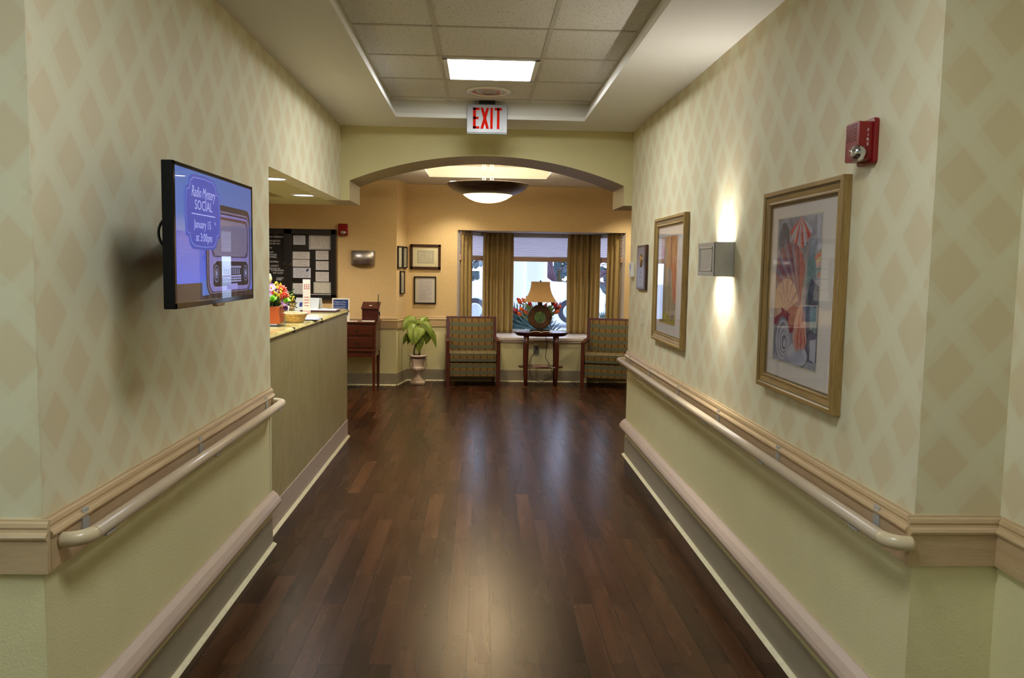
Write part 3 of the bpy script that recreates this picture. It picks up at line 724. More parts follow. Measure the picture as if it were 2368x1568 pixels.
noise_mat('art_red', [(.3, (176, 44, 50)), (.55, (204, 84, 76)), (.75, (214, 134, 116))], 34)
noise_mat('art_yellow', [(.3, (206, 170, 120)), (.6, (216, 190, 140)), (.8, (210, 160, 120))], 24)
noise_mat('art_teal', [(.3, (104, 132, 134)), (.6, (142, 162, 158)), (.8, (182, 178, 166))], 24)
noise_mat('forest_top', [(.25, (192, 96, 52)), (.42, (216, 140, 80)), (.55, (222, 178, 132)), (.68, (212, 190, 170)), (.8, (150, 140, 158))], 9, 6, (1, 1, .45), .5)
noise_mat('forest_mid', [(.25, (150, 140, 150)), (.45, (184, 172, 160)), (.6, (214, 184, 142)), (.78, (206, 136, 92))], 10, 5, (1, 1, .22))
noise_mat('forest_low', [(.25, (110, 112, 120)), (.5, (160, 156, 128)), (.7, (196, 176, 130))], 12, 5, (1, 1, .3))
noise_mat('forest_grass', [(.3, (124, 122, 52)), (.55, (170, 160, 80)), (.8, (196, 178, 110))], 22)
noise_mat('trunk_grey', [(.3, (104, 104, 118)), (.7, (150, 140, 146))], 20, 3, (1, 1, .2)); noise_mat('trunk_rust', [(.3, (150, 84, 56)), (.7, (190, 130, 100))], 20, 3, (1, 1, .2))
def framed(y0, y1, z0, z1, fy0, fy1, label, painter):
    cy, cz = (y0+y1)/2, (z0+z1)/2
    t = thing('framed_picture', label, 'framed picture', (XR, cy, cz))
    W, D = .062, .034
    b = B()   # moulding: four mitred lengths; (across, depth) profile
    prof = [(0, .001), (0, D-.004), (.004, D), (.017, D), (.021, D-.005), (.026, D-.007), (.044, D-.012), (.048, D-.010), (.053, D-.010), (.056, D-.016), (W, D-.018), (W, .004)]
    groove = (4, 9)
    cs = [(y0, z0), (y1, z0), (y1, z1), (y0, z1)]; ins = [(1, 1), (-1, 1), (-1, -1), (1, -1)]
    for i in range(4):
        j = (i+1) % 4; n = len(prof)
        vs = [(XR-d, c[0]+k[0]*a, c[1]+k[1]*a) for c, k in ((cs[i], ins[i]), (cs[j], ins[j])) for a, d in prof]
        for e in range(n-1):
            b.cur = 2 if e in groove else (0 if i in (1, 3) else 1)
            kk = len(b.v); b.add([vs[e], vs[e+1], vs[n+e+1], vs[n+e]], [(0,1,2,3)])
    b.build('frame', ['gold_frame', 'gold_frame_y', 'gold_groove'], t, world=True)
    b = B(); b.box(XR-.010, XR-.006, y0+.05, y1-.05, z0+.05, z1-.05); b.build('mat_board', 'mat_board', t, world=True)
    painter(t)
    b = B(); b.box(XR-.0175, XR-.0165, y0+.055, y1-.055, z0+.055, z1-.055); b.build('glazing', 'glass', t, world=True)
class Art:
    def __init__(s): s.b = B(); s.m = []; s.k = 0
    def c(s, m):
        if m not in s.m: s.m.append(m)
        s.b.cur = s.m.index(m)
    def p(s, pts, m):
        s.c(m); s.k += 1; x = XR-.0105-.00006*s.k; s.b.add([(x, q[0], q[1]) for q in pts], [tuple(range(len(pts)))])
    def fan(s, cy, cz, R, a0, a1, n, mats, sx=1, r0=0, scal=.012, bend=0):
        s.k += 1; x = XR-.0105-.00006*s.k
        for i in range(n):
            s.c(mats[i % len(mats)]); A0, A1 = math.radians(a0+(a1-a0)*i/n), math.radians(a0+(a1-a0)*(i+1)/n); Am = (A0+A1)/2
            P = lambda r, a: (x, cy+sx*r*math.cos(a+bend*r), cz+r*math.sin(a+bend*r))
            pts = [P(r0, A0)]+[P(r0+(R-r0)*k/6, A0) for k in range(1, 7)]+[P(R+scal, Am)]+[P(r0+(R-r0)*k/6, A1) for k in range(6, 0, -1)]+[P(r0, A1)]
            s.b.add(pts, [tuple(range(len(pts)))])
def shells(t):
    a = Art(); Y0, Y1, Z0, Z1 = 2.922, 3.362, 1.192, 1.765
    a.p([(Y0-.006, Z0-.006), (Y1+.006, Z0-.006), (Y1+.006, Z1+.006), (Y0-.006, Z1+.006)], 'ivory')
    a.p([(Y0, Z0), (Y1, Z0), (Y1, Z1), (Y0, Z1)], 'art_bg')
    # image left on the wall is larger Y
    a.p(ell(3.29, 1.68, .06, .07, 20), 'art_dark'); a.p([(Y0, 1.765), (Y0, 1.50), (2.95, 1.62), (2.975, 1.765)], 'art_pale')
    a.fan(3.117, 1.765, .115, 205, 335, 11, ['art_pale', 'art_red', 'art_pink'], 1.0)
    a.p([(Y0, 1.64), (3.04, 1.60), (3.05, 1.50), (Y0, 1.55)], 'art_teal')
    for i, m in enumerate(('art_orange', 'art_yellow', 'art_pink', 'art_teal', 'art_orange', 'art_pale')):
        R = .155-.018*i; s_ = [(2.905+R*math.cos(math.radians(q)), 1.475+R*math.sin(math.radians(q))) for q in range(62, 190, 8)]; s_ = [(max(Y0, y), z) for y, z in s_]
        r2 = R-.018; s2 = [(2.905+r2*math.cos(math.radians(q)), 1.475+r2*math.sin(math.radians(q))) for q in range(62, 190, 8)]; s2 = [(max(Y0, y), z) for y, z in s2]
        a.p(s_+s2[::-1], m)
    a.p([(Y0, 1.50), (3.0, 1.53), (3.04, 1.44), (3.02, 1.22), (Y0, 1.22)], 'art_dark')
    a.p([(2.93, 1.42), (3.0, 1.43), (2.99, 1.34), (2.935, 1.33)], 'art_teal'); a.p([(2.926, 1.31), (2.985, 1.30), (2.98, 1.23), (2.93, 1.22)], 'art_pale')
    a.p([(Y1, 1.44), (3.23, 1.43), (3.10, 1.42), (3.08, 1.33), (3.2, 1.31), (Y1, 1.34)], 'art_burgundy')
    hy, hz, ey, ez, n_ = 3.092, 1.425, 3.212, 1.535, 34; a.k += 1; xx = XR-.0105-.00006*a.k
    for i in range(n_):
        p0, p1 = math.radians(165-235*i/n_), math.radians(165-235*(i+1)/n_); pm = (p0+p1)/2
        a.c((['art_burgundy', 'art_red', 'art_purple'] if i < 7 else ['art_purple', 'art_mauve', 'art_slate', 'art_burgundy'])[i % (3 if i < 7 else 4)])
        E_ = lambda p, k: (xx, min(3.3615, ey+.152*k*math.cos(p)), ez+.130*k*math.sin(p))
        a.b.add([(xx, hy, hz), E_(p0, 1), E_(pm, 1.06), E_(p1, 1)], [(0, 1, 2, 3)])
    a.fan(3.235, 1.395, .13, 20, 158, 22, ['art_tan', 'art_pink', 'art_tan', 'art_mauve'], 1.0, 0, .003)
    a.p([(Y1, 1.47), (3.33, 1.50), (3.30, 1.45), (3.28, 1.39), (Y1, 1.36)], 'art_tan')
    for i, m in enumerate(('art_bg', 'art_pale', 'art_bg', 'art_pale', 'art_bg', 'art_pale', 'art_dark', 'art_pale')):
        a.p(ell(3.262-.004*i, 1.283-.002*i, .078*(1-.115*i), .092*(1-.115*i), 26), m)
    a.p(ell(3.10, 1.235, .10, .045, 24), 'art_pale')
    body = [(3.078, 1.435), (3.11, 1.41), (3.14, 1.36), (3.155, 1.30), (3.135, 1.26), (3.10, 1.245), (3.07, 1.262), (3.03, 1.262), (3.012, 1.29), (3.025, 1.36), (3.045, 1.41)]
    a.p(body, 'art_pink')
    for i in range(6):
        u = i/5; a.p([(3.082-.004*u, 1.42), (3.128-.10*u, 1.285-.012*math.sin(PI*u)), (3.120-.10*u, 1.262-.012*math.sin(PI*u)), (3.112-.09*u, 1.29)], 'art_red' if i % 2 else 'art_orange')
    a.b.build('picture', a.m, t, world=True)
def forest(t):
    a = Art(); Y0, Y1, Z0, Z1 = 5.10, 5.54, 1.20, 1.768
    rnd = random.Random(5)
    a.p([(Y0-.006, Z0-.006), (Y1+.006, Z0-.006), (Y1+.006, Z1+.006), (Y0-.006, Z1+.006)], 'ivory')
    a.p([(Y0, Z0), (Y1, Z0), (Y1, Z1), (Y0, Z1)], 'forest_mid'); a.p([(Y0, 1.52), (5.3, 1.56), (Y1, 1.60), (Y1, Z1), (Y0, Z1)], 'forest_top')
    a.p([(Y0, 1.30), (Y1, 1.26), (Y1, 1.42), (5.3, 1.46), (Y0, 1.40)], 'forest_low')
    for cy, cz, r in ((5.16, 1.50, .09), (5.14, 1.40, .07), (5.20, 1.58, .06), (5.48, 1.66, .05)): a.p(ell(cy, cz, r*.7, r, 16), 'art_orange')
    for y in (5.50, 5.46, 5.43, 5.38, 5.34, 5.29, 5.25, 5.20):
        w_ = rnd.uniform(.006, .012); l_ = rnd.uniform(-.01, .01); zt = rnd.uniform(1.66, 1.765)
        a.p([(y, 1.25+rnd.uniform(-.02, .02)), (y+w_, 1.25), (y+w_*.6+l_, zt), (y+l_, zt)], rnd.choice(['trunk_grey', 'trunk_rust']))
    a.p([(Y0, Z0), (Y1, Z0), (Y1, 1.26), (5.4, 1.275), (5.25, 1.255), (Y0, 1.27)], 'forest_grass')
    a.p([(5.12, 1.262), (5.2, 1.268), (5.24, 1.245), (5.15, 1.24)], 'trunk_grey')
    a.b.build('picture', a.m, t, world=True)
framed(2.722, 3.492, 1.066, 1.880, 0, 0, 'large gold-framed print of purple and orange sea shells on the right wall', shells)
framed(4.855, 5.70, 1.070, 1.895, 0, 0, 'gold-framed print of orange autumn trees beside the metal wall light', forest)

# plaque, thermostat, switch ------------------------------------------
t = thing('award_plaque', 'dark wooden award plaque with a gold medallion left of the tree print', 'plaque', (XR, 6.19, 1.565))
b = B(); b.box(-.022, 0, -.165, .165, -.168, .168); b.build('board', 'walnut', t, bevel=.006)
b = B(); b.box(-.0235, -.022, -.12, .12, -.15, .15); b.build('face_plate', plain('plate_grey', (124, 118, 122), .3), t, label='grey metal plate')
b = B(); b.tube([(-.0235, 0, .05), (-.031, 0, .05)], [.05, .044], 28); b.tube([(-.031, 0, .05), (-.033, 0, .05)], [.034, .03], 24); b.build('medallion', brushed('brass', (190, 150, 80), .3, 'Z'), t, label='round gold medallion')
b = B()
for k, (tx, s_) in enumerate((('AWARD', .020), ('EXCELLENCE', .016), ('IN SERVICE', .014))): text_faces(b, tx, s_, lambda x, y, k=k: (-.0238, -x, -.045-.03*k+y))
b.build('engraving', 'black', t)
t = thing('thermostat', 'small white thermostat at the far end of the right wall', 'thermostat', (XR, 6.60, 1.545))
b = B(); b.box(-.03, 0, -.045, .045, -.058, .058); b.build('case', 'white', t, bevel=.006)
b = B(); b.box(-.0315, -.03, -.028, .028, -.005, .04); b.build('display', plain('lcd', (96, 100, 92), .2), t)
t = thing('light_switch', 'ivory light switch plate below the award plaque', 'light switch', (XR, 6.16, 1.19))
b = B(); b.box(-.006, 0, -.036, .036, -.058, .058); b.build('plate', 'ivory', t, bevel=.002)
b = B(); b.box(-.014, -.006, -.006, .006, -.004, .012); b.build('toggle', 'white', t, bevel=.001)

# wall light on the right ----------------------------------------------
t = thing('wall_light', 'square grey metal wall light glowing up and down between the framed prints', 'wall light', (XR, 4.115, 1.608))
x0, x1, y0, y1, z0, z1 = -.10, 0, -.150, .150, -.083, .083
b = B(); b.box(x0, x0+.004, y0, y1, z0, z1); b.box(x0, x1, y0, y0+.004, z0, z1); b.box(x0, x1, y1-.004, y1, z0, z1); b.box(x1-.004, x1-.001, y0, y1, z0, z1)
b.build('shade', plain('satin_grey', (186, 186, 180), .35, .3), t, bevel=.001)
b = B()
for yy0, yy1, zz0, zz1 in ((-.115, .115, .052, .06), (-.115, .115, -.06, -.052), (-.115, -.107, -.06, .06), (.107, .115, -.06, .06)): b.box(x0-.003, x0, yy0, yy1, zz0, zz1)
b.build('front_moulding', 'satin_grey', t, bevel=.001)
for yy in (-.10, 0, .10):
    b = B(); b.sphere((-.045, yy, 0), .024, 12); b.build('bulb', emit('sconce_bulb', (1, .97, .92), 30), t, smooth=True)
for zz, rx in ((.06, PI), (-.06, 0)):
    lamp('glow', 'AREA', (-.045, 0, zz), 1.4, (1, .96, .90), t, (rx, 0, 0), shape='RECTANGLE', size=.06, size_y=.22, spread=2.0)

# fire alarms ------------------------------------------------------------
t = thing('fire_alarm', 'red fire alarm strobe high on the right wall above the shell print', 'fire alarm', (XR, 2.615, 1.965))
b = B(); b.prism(rrect(-.062, .055, -.070, .072, .012), 'x', -.015, 0); b.build('back_plate', 'red', t, bevel=.003)
b = B(); b.prism(rrect(-.05, .045, -.06, .062, .010), 'x', -.058, -.015)
for k in range(9): b.box(-.0595, -.058, -.03, .04, .005+.006*k, .008+.006*k)
b.build('horn_body', 'red', t, bevel=.006)
b = B(); text_faces(b, 'F', .014, lambda x, y: (-.030+x, -.0505, .028+y)); text_faces(b, 'I', .014, lambda x, y: (-.030+x, -.0505, .014+y)); text_faces(b, 'R', .014, lambda x, y: (-.030+x, -.0505, .000+y)); text_faces(b, 'E', .014, lambda x, y: (-.030+x, -.0505, -.014+y))
b.build('lettering', 'white', t, solid=.0004)
def chrome():
    g = N('strobe_chrome'); co = g.coord(); n_ = g.noise(co, 60, 2); g.base(g.ramp(n_, [(.3, (.55, .55, .58)), (.7, (.85, .85, .85))])); MATS['chrome'] = g.set(.08, 1.0); return g.m
chrome()
b = B(); b.sphere((-.050, -.036, -.036), .0255, 20, sx=1.0); b.build('reflector', 'chrome', t, smooth=True)
b = B(); b.sphere((-.053, -.038, -.036), .029, 24); b.build('lens', 'glass', t, smooth=True)
t = thing('fire_alarm', 'small red fire alarm strobe beside the black notice board', 'fire alarm', (-1.748, W1, 1.985))
b = B(); b.prism(rrect(-.06, .06, -.075, .075, .01), 'y', -.045, 0); b.build('body', 'red', t, bevel=.006)
b = B(); b.sphere((.005, -.047, -.035), .032, 16, sx=1.3, sz=.8); b.build('lens', 'chrome', t, smooth=True)

# ================================================================ RECEPTION
GT = 1.15
t = thing('reception_desk', 'tall reception desk with mottled green-tan front panel left of the corridor', 'reception desk', (-1.4, 5.9, 0))
b = B(); b.box(-1.26, -1.188, Y3+.005, 7.39, .0, 1.115); b.build('front_panel', 'counter', t, world=True)
b = B(); b.box(-3.3, -1.26, 7.30, 7.39, 0, 1.115); b.build('return_panel', 'counter', t, world=True)
b = B(); b.profile(COVE, (-1.188, Y3+.005), (-1.188, 7.39), (1, 0)); b.cur = 1; b.profile(BEAD, (-1.188, Y3+.005), (-1.188, 7.39), (1, 0)); b.build('base', ['crash_vinyl', 'caulk'], t, world=True)
b = B(); b.box(-1.95, -1.26, Y3+.01, 7.30, .72, .76); b.build('work_surface', 'walnut', t, world=True, bevel=.004)
def edge(x, y0, y1): pass
t = thing('granite_worktop', 'polished yellow-green granite worktop on the reception desk', 'worktop', (-1.35, 5.9, GT))
b = B()
P = [(.0,-.033),(.010,-.033),(.020,-.028),(.025,-.0165),(.020,-.005),(.010,0),(0,0)]
# main slab with rounded front edge
vs = [(-.19, -.033), (.16, -.033), (.176, -.028), (.184, -.0165), (.176, -.005), (.16, 0), (-.19, 0)]
b.prism(vs, 'y', Y3+.012-5.9, 7.42-5.9); b.prism([(7.02-5.9, -.033), (7.42-5.9, -.033), (7.42-5.9, 0), (7.02-5.9, 0), (7.005-5.9, -.016)], 'x', -2.0, -.19)
b.build('slab', 'granite', t, bevel=.002)
for q in ((-.19, .1845, 6.13-5.9, 6.134-5.9), (.12, .1848, 5.22-5.9, 5.224-5.9)):
    b = B(); b.box(q[0], q[1], q[2], q[3], -.034, .0006); b.build('seam', 'black', t, label='dark joint line')

# flower arrangement -------------------------------------------------------
vx, vy = -1.335, 5.31
t = thing('flower_arrangement', 'mixed purple, yellow and coral flowers in an orange cube vase on the granite', 'flower arrangement', (vx, vy, GT))
b = B(); h = .075
b.box(-h, h, -h, h, 0, .010)
for q in ((-h, -h+.004, -h, h), (h-.004, h, -h, h), (-h, h, -h, -h+.004), (-h, h, h-.004, h)): b.box(q[0], q[1], q[2], q[3], .010, .132)
b.build('glass_vase', 'glass', t, bevel=.002)
b = B(); g_ = h-.009; b.box(-g_, g_, -g_, g_, .018, .126); b.build('orange_liner', plain('orange_vase', (236, 104, 36), .45, var=.05), t, bevel=.003)
plain('leaf_green', (40, 74, 30), .5, var=.25, scale=40); plain('lime', (122, 190, 40), .5, var=.15, scale=50); plain('mum_purple', (178, 130, 178), .6, var=.15, scale=90); plain('deep_purple', (96, 50, 104), .6, var=.2, scale=60)
plain('goldenrod', (206, 182, 30), .7, var=.25, scale=120); plain('coral', (220, 96, 72), .6, var=.2, scale=70); plain('cream_petal', (228, 220, 160), .5, var=.06); plain('stem_green', (70, 104, 46), .5, var=.15)
rnd = random.Random(3)
def frame_of(n):
    n = Vector(n).normalized(); u = n.orthogonal().normalized(); return n, u, n.cross(u)
def daisy(b, c, n, R, k=16, cup=.25, w_=.35):
    n, u, v = frame_of(n); c = Vector(c)
    for L in range(2):
        for i in range(k):
            a = 2*PI*(i+.5*L)/k; d = u*math.cos(a)+v*math.sin(a); s_ = n.cross(d); r = R*(1-.25*L); up = cup*(1+L)
            b.add([c, c+d*r*.5+s_*r*w_*.35+n*r*up*.4, c+d*r+n*r*up, c+d*r*.5-s_*r*w_*.35+n*r*up*.4], [(0,1,2,3)])
def cluster(b, c, R, m, r):
    for _ in range(m):
        p = Vector((rnd.gauss(0, 1), rnd.gauss(0, 1), rnd.gauss(0, 1))).normalized()*R*rnd.uniform(.55, 1); b.sphere(Vector(c)+p, r*rnd.uniform(.7, 1.2), 6)
def ruffle(b, c, n, R):
    n, u, v = frame_of(n); c = Vector(c)
    for L in range(5):
        r = R*(1-.17*L); hgt = R*.16*L
        pts = []
        for i in range(22):
            a = 2*PI*i/22+L; rr = r*(1+.12*math.cos(i*PI)); pts.append(c+(u*math.cos(a)+v*math.sin(a))*rr+n*(hgt+.12*R*math.cos(i*PI)))
        k = [c+n*(hgt-.1*R)]+pts; b.add(k, [(0, 1+i, 1+(i+1) % 22) for i in range(22)])
def leaf(b, base_, mid, tip, w_, nrm=(0, -1, .2), n=8, fold=.15):
    P0, P1, P2 = Vector(base_), Vector(mid), Vector(tip); nr = Vector(nrm).normalized()
    def f(u, v):
        p = P0*(1-v)**2+P1*2*v*(1-v)+P2*v*v; tg = ((P1-P0)*(1-v)+(P2-P1)*v).normalized(); sd = tg.cross(nr).normalized()
        wd = w_*math.sin(PI*min(1, v*.97+.02)**.8)*(.9 if v < .98 else .3); s_ = (u-.5)*2
        return p+sd*s_*wd+nr*(abs(s_)*-fold*wd)+nr*(.03*wd*math.sin(v*18)*s_)
    b.grid(f, 6, n)
def flower(kind, loc, n=(.5, -.7, .5), R=.028):
    b = B(); c = loc
    if kind == 'mum': daisy(b, c, n, R); o = b.build('purple_daisy', 'mum_purple', t); b = B(); b.sphere(Vector(c)+Vector(n).normalized()*R*.2, R*.22, 8); b.build('flower_centre', 'goldenrod', o)
    elif kind == 'gold': cluster(b, c, R, 46, R*.16); b.build('goldenrod_spray', 'goldenrod', t)
    elif kind == 'coral': ruffle(b, c, n, R); b.build('coral_carnation', 'coral', t)
    elif kind == 'lime': leaf(b, Vector(c)+Vector((-.03, 0, 0)), Vector(c)+Vector((0, 0, .02)), Vector(c)+Vector((.03, 0, -.008)), R*.8, (.2, -.8, .6)); ruffle(b, c, n, R*.7); b.build('lime_bloom', 'lime', t)
    elif kind == 'dp': daisy(b, c, n, R, 12, .5, .5); b.build('dark_purple_bloom', 'deep_purple', t)
    elif kind == 'lily': 
        for k in range(5): leaf(b, c, Vector(c)+Vector((.014*math.cos(k*1.26), .014*math.sin(k*1.26), .03)), Vector(c)+Vector((.006*math.cos(k*1.26), .006*math.sin(k*1.26), .062)), .013, (math.cos(k*1.26), math.sin(k*1.26), 0))
        b.build('cream_bud', 'cream_petal', t)
for k_, x, y, z, R in (('lily', .005, -.05, .275, 0), ('lily', -.05, -.02, .27, 0), ('mum', .015, -.06, .245, .033), ('mum', -.005, -.08, .205, .033), ('mum', .095, -.05, .155, .032), ('gold', .045, -.02, .265, .026), ('gold', .055, -.06, .215, .036),
    ('gold', .12, .0, .185, .027), ('gold', .08, -.03, .165, .026), ('coral', .075, -.03, .235, .033), ('coral', .09, -.04, .20, .034), ('lime', .03, -.085, .18, .03), ('lime', .105, -.05, .17, .028), ('dp', .04, -.05, .225, .026), ('dp', .10, -.045, .115, .022),
    ('mum', -.07, -.06, .23, .033), ('coral', -.08, -.05, .19, .034), ('gold', -.04, 0, .25, .036), ('mum', -.09, .02, .19, .03), ('lime', -.06, .06, .22, .03), ('coral', .0, .07, .2, .034), ('dp', -.02, .03, .26, .026)):
    flower(k_, (x, y, z), (x*3+.2, -.8, .5), R)
b = B(); rnd = random.Random(9)
for i in range(46):
    a = rnd.uniform(0, 2*PI); r = rnd.uniform(.05, .13); z = rnd.uniform(.14, .24); p = (r*.35*math.cos(a), r*.35*math.sin(a), .12); q = (r*math.cos(a), r*math.sin(a), z)
    leaf(b, p, ((p[0]+q[0])/2, (p[1]+q[1])/2, z+.02), q, rnd.uniform(.008, .017), (.1, -.7, .7), 4)
for x, y, z in ((.15, -.01, .20), (.165, .0, .13), (.14, .02, .235)):
    for k in range(6):
        u = k/6; p = Vector((.05+(x-.05)*u, y*u, .16+(z-.16)*u))
        for s_ in (-1, 1): leaf(b, p, p+Vector((.012, 0, .012*s_)), p+Vector((.022, 0, .022*s_)), .004, (0, -1, 0), 3)
b.build('foliage', 'leaf_green', t, smooth=True)

# basket, papers, pen, card stand, register, tent card ----------------------
t = thing('wicker_basket', 'small oval pale wicker basket on the granite right of the orange vase', 'basket', (-1.265, 5.68, GT))
def wicker():
    g = N('wicker'); co = g.coord(); X = g.xyz(co); wv = g.math('SINE', g.math('MULTIPLY', X[2], 520)); n_ = g.noise(co, 50, 3)
    g.base(g.ramp(g.math('MULTIPLY_ADD', wv, .25, g.math('MULTIPLY', n_, 1.0)), [(.2, lin((190, 138, 74))), (.6, lin((226, 190, 124))), (.9, lin((238, 216, 160)))])); g.bump(wv, .4, .002); MATS['wicker'] = g.set(.6); return g.m
wicker()
b = B(); b.lathe([(.06, 0), (.068, .004), (.088, .048), (.094, .060), (.088, .060), (.082, .048), (.062, .008), (.001, .006)], n=32, sx=.85, sy=1.15, close=False); b.build('bowl', 'wicker', t, smooth=True)
b = B()
for k in range(2): b.tube([(.092*.85*math.cos(a), .092*1.15*math.sin(a), .060+.004*math.sin(12*a+PI*k)) for a in [2*PI*i/60 for i in range(61)]], .0045, 6)
b.build('rim', 'wicker', t, smooth=True)
for k, (x, y, c) in enumerate(((-.02, .02, (226, 214, 190)), (.02, -.03, (214, 90, 90)), (.01, .04, (232, 226, 214)))):
    b = B(); b.box(-.03, .03, -.02, .02, 0, .004); o = b.build('packet', plain('packet%d' % k, c, .5), None, bevel=.002); o.location = (-1.265+x, 5.68+y, GT+.028+.006*k); o.rotation_euler = (.2*k-.2, .12, k*1.1)
    tag(o, ['cream sweet packet at the bottom of the wicker basket', 'pinkish red sweet packet in the wicker basket', 'white sweet packet on top in the wicker basket'][k], 'packet', 'packets in the wicker basket')
def flat(name, x, y, z, w_, d, h_, rot, mat, label, cat, bevel=0):
    b = B(); b.box(-w_/2, w_/2, -d/2, d/2, 0, h_); o = b.build(name, mat, bevel=bevel); o.location = (x, y, z); o.rotation_euler = (0, 0, rot); tag(o, label, cat); return o
t = thing('paper_stack', 'loose stack of white leaflets on the granite beyond the basket', 'papers', (-1.235, 5.98, GT))
for k in range(4):
    b = B(); b.box(-.07, .07, -.10, .10, 0, .0022); o = b.build('leaflet', 'white' if k % 2 == 0 else plain('blue_paper', (150, 160, 205), .6), t); o.location = (.004*k, -.01*k, .0025*k); o.rotation_euler = (0, 0, .25-.09*k)
flat('paper_sheet', -1.32, 6.36, GT, .15, .16, .0012, .3, 'ivory', 'cream sheet lying flat on the granite under the tall card stand', 'paper')
t = thing('card_stand', 'tall narrow card stand with red lettering on the granite', 'card stand', (-1.345, 6.44, GT))
b = B(); b.box(-.029, .029, -.010, -.007, .004, .28); b.build('card', plain('card_cream', (214, 202, 186), .4, var=.02), t)
b = B()
for k in range(5): b.box(-.024+.011*k, -.019+.011*k, -.0106, -.0100, .008, .038)
for zz in (.235, .22, .205): 
    for k in range(3): b.box(-.020+.016*k, -.010+.016*k, -.0106, -.0100, zz, zz+.007)
for k in range(4): b.box(-.018, .018, -.0106, -.0100, .075+.022*k, .079+.022*k)
b.build('print', plain('print_red', (168, 66, 56), .5), t)
b = B(); b.box(-.031, .031, -.006, -.004, .0, .285); b.box(-.031, .031, -.04, .04, 0, .003); b.build('acrylic_holder', 'glass', t)
t = thing('counter_pen', 'black and white pen standing in a holder behind the flowers', 'pen', (-1.46, 6.30, GT))
b = B(); b.lathe([(.028, 0), (.03, .006), (.012, .012), (.009, .03)], n=20); b.build('holder', 'white', t, smooth=True)
b = B(); b.tube([(0, 0, .02), (.004, 0, .08)], [.005, .007], 10); b.cur = 1; b.tube([(.004, 0, .08), (.010, 0, .16)], [.007, .004], 10); b.build('barrel', ['white', 'black'], t, smooth=True)
b = B(); b.tube([(.01+.028*(1-math.cos(a)), 0, .16+.02*math.sin(a)-.035*a/3*2) for a in [i*.3 for i in range(11)]], .0015, 6); b.build('cord', 'white', t)
flat('photo_card', -1.44, 5.78, GT, .05, .04, .05, .3, 'grey_vinyl', 'small grey desk block behind the orange vase', 'desk block', .004)
t = thing('guest_register', 'thin dark brown register book lying at the far end of the granite', 'book', (-1.345, 6.98, GT))
b = B(); b.box(-.15, .15, -.10, .10, 0, .016); b.build('cover', plain('brown_leather', (70, 36, 28), .4), t, bevel=.003)
b = B(); b.box(-.14, .145, -.094, .094, .016, .022); b.build('pages', 'white', t, bevel=.001)
t = thing('tent_card', 'white folded tent card with a blue mark behind the tall card stand', 'tent card', (-1.50, 7.22, GT))
b = B(); b.prism([(-.055, 0), (-.052, 0), (.008, .105), (.003, .105)], 'x', -.10, .10); b.prism([(.055, 0), (.052, 0), (.003, .105), (.006, .105)], 'x', -.10, .12); b.build('card', 'white', t)
b = B(); b.prism([(-.040, .03), (-.0395, .03), (-.0205, .065), (-.021, .065)], 'x', -.065, -.04); o = b.build('blue_mark', plain('navy', (34, 48, 120), .5), t); o.location = (0, -.0015, 0)
t = thing('desk_pen', 'silver pen lying on the brown register book', 'pen', (-1.30, 6.95, GT+.0265))
b = B(); b.tube([(-.06, 0, 0), (.06, .02, 0)], [.0035, .003], 8); b.build('barrel', 'steel', t, smooth=True)

# ================================================================ LOBBY, LEFT WALL
t = thing('notice_board', 'large black two-door notice board on the wall behind reception', 'notice board', (-2.43, W1, 1.54))
b = B(); b.prism(rrect(-.60, .595, -.45, .445, .02), 'y', -.012, 0); b.build('back_panel', 'black', t)
b = B(); D = .055
for x0, x1, z0, z1 in ((-.60, .595, .375, .445), (-.60, .595, -.45, -.375), (-.60, -.535, -.45, .445), (.53, .595, -.45, .445), (-.06, .045, -.45, .445)): b.box(x0, x1, -D, 0, z0, z1)
b.build('frame', plain('board_black', (26, 25, 28), .3), t, bevel=.006)
b = B(); b.box(-.535, -.06, -.02, -.012, -.375, .375); b.build('letter_panel', plain('felt_black', (20, 19, 22), .9, var=.15, scale=200), t)
b = B(); LN = ['ICIA ROBINSON', '352-250-5323', '352-787-1961', 'NG', 'IGHT', 'ANAGER', 'AMPBELL', 'CANTRELL', 'L LEGGETT', 'NE WILCOX', 'DA BELANGER', 'URA ZUZIO', 'I.GAVITZ', 'OWER']
LX = [-2.679]*10+[-2.655, -2.635, -2.588, -2.594]; LZ = [1.871, 1.82, 1.785, 1.733, 1.676, 1.645, 1.616, 1.557, 1.505, 1.47, 1.448, 1.416, 1.351, 1.33]
for s_, x_, z_ in zip(LN, LX, LZ): text_faces(b, s_, .029, lambda x, y, x_=x_, z_=z_: (x_+2.43+x, -.021, z_-1.54+y), sx=.86, align='LEFT')
b.build('letters', plain('letter_white', (230, 228, 226), .5), t, label='white push-in letters')
for x in (-.045, .03):
    b = B(); b.tube([(x, -D, .0), (x, -D-.012, .0)], [.009, .011], 14); b.build('lock', 'chrome', t)
b = B(); b.box(-.535, -.06, -.045, -.043, -.375, .375); b.box(.045, .53, -.045, -.043, -.375, .375); b.build('door_glass', 'glass', t)
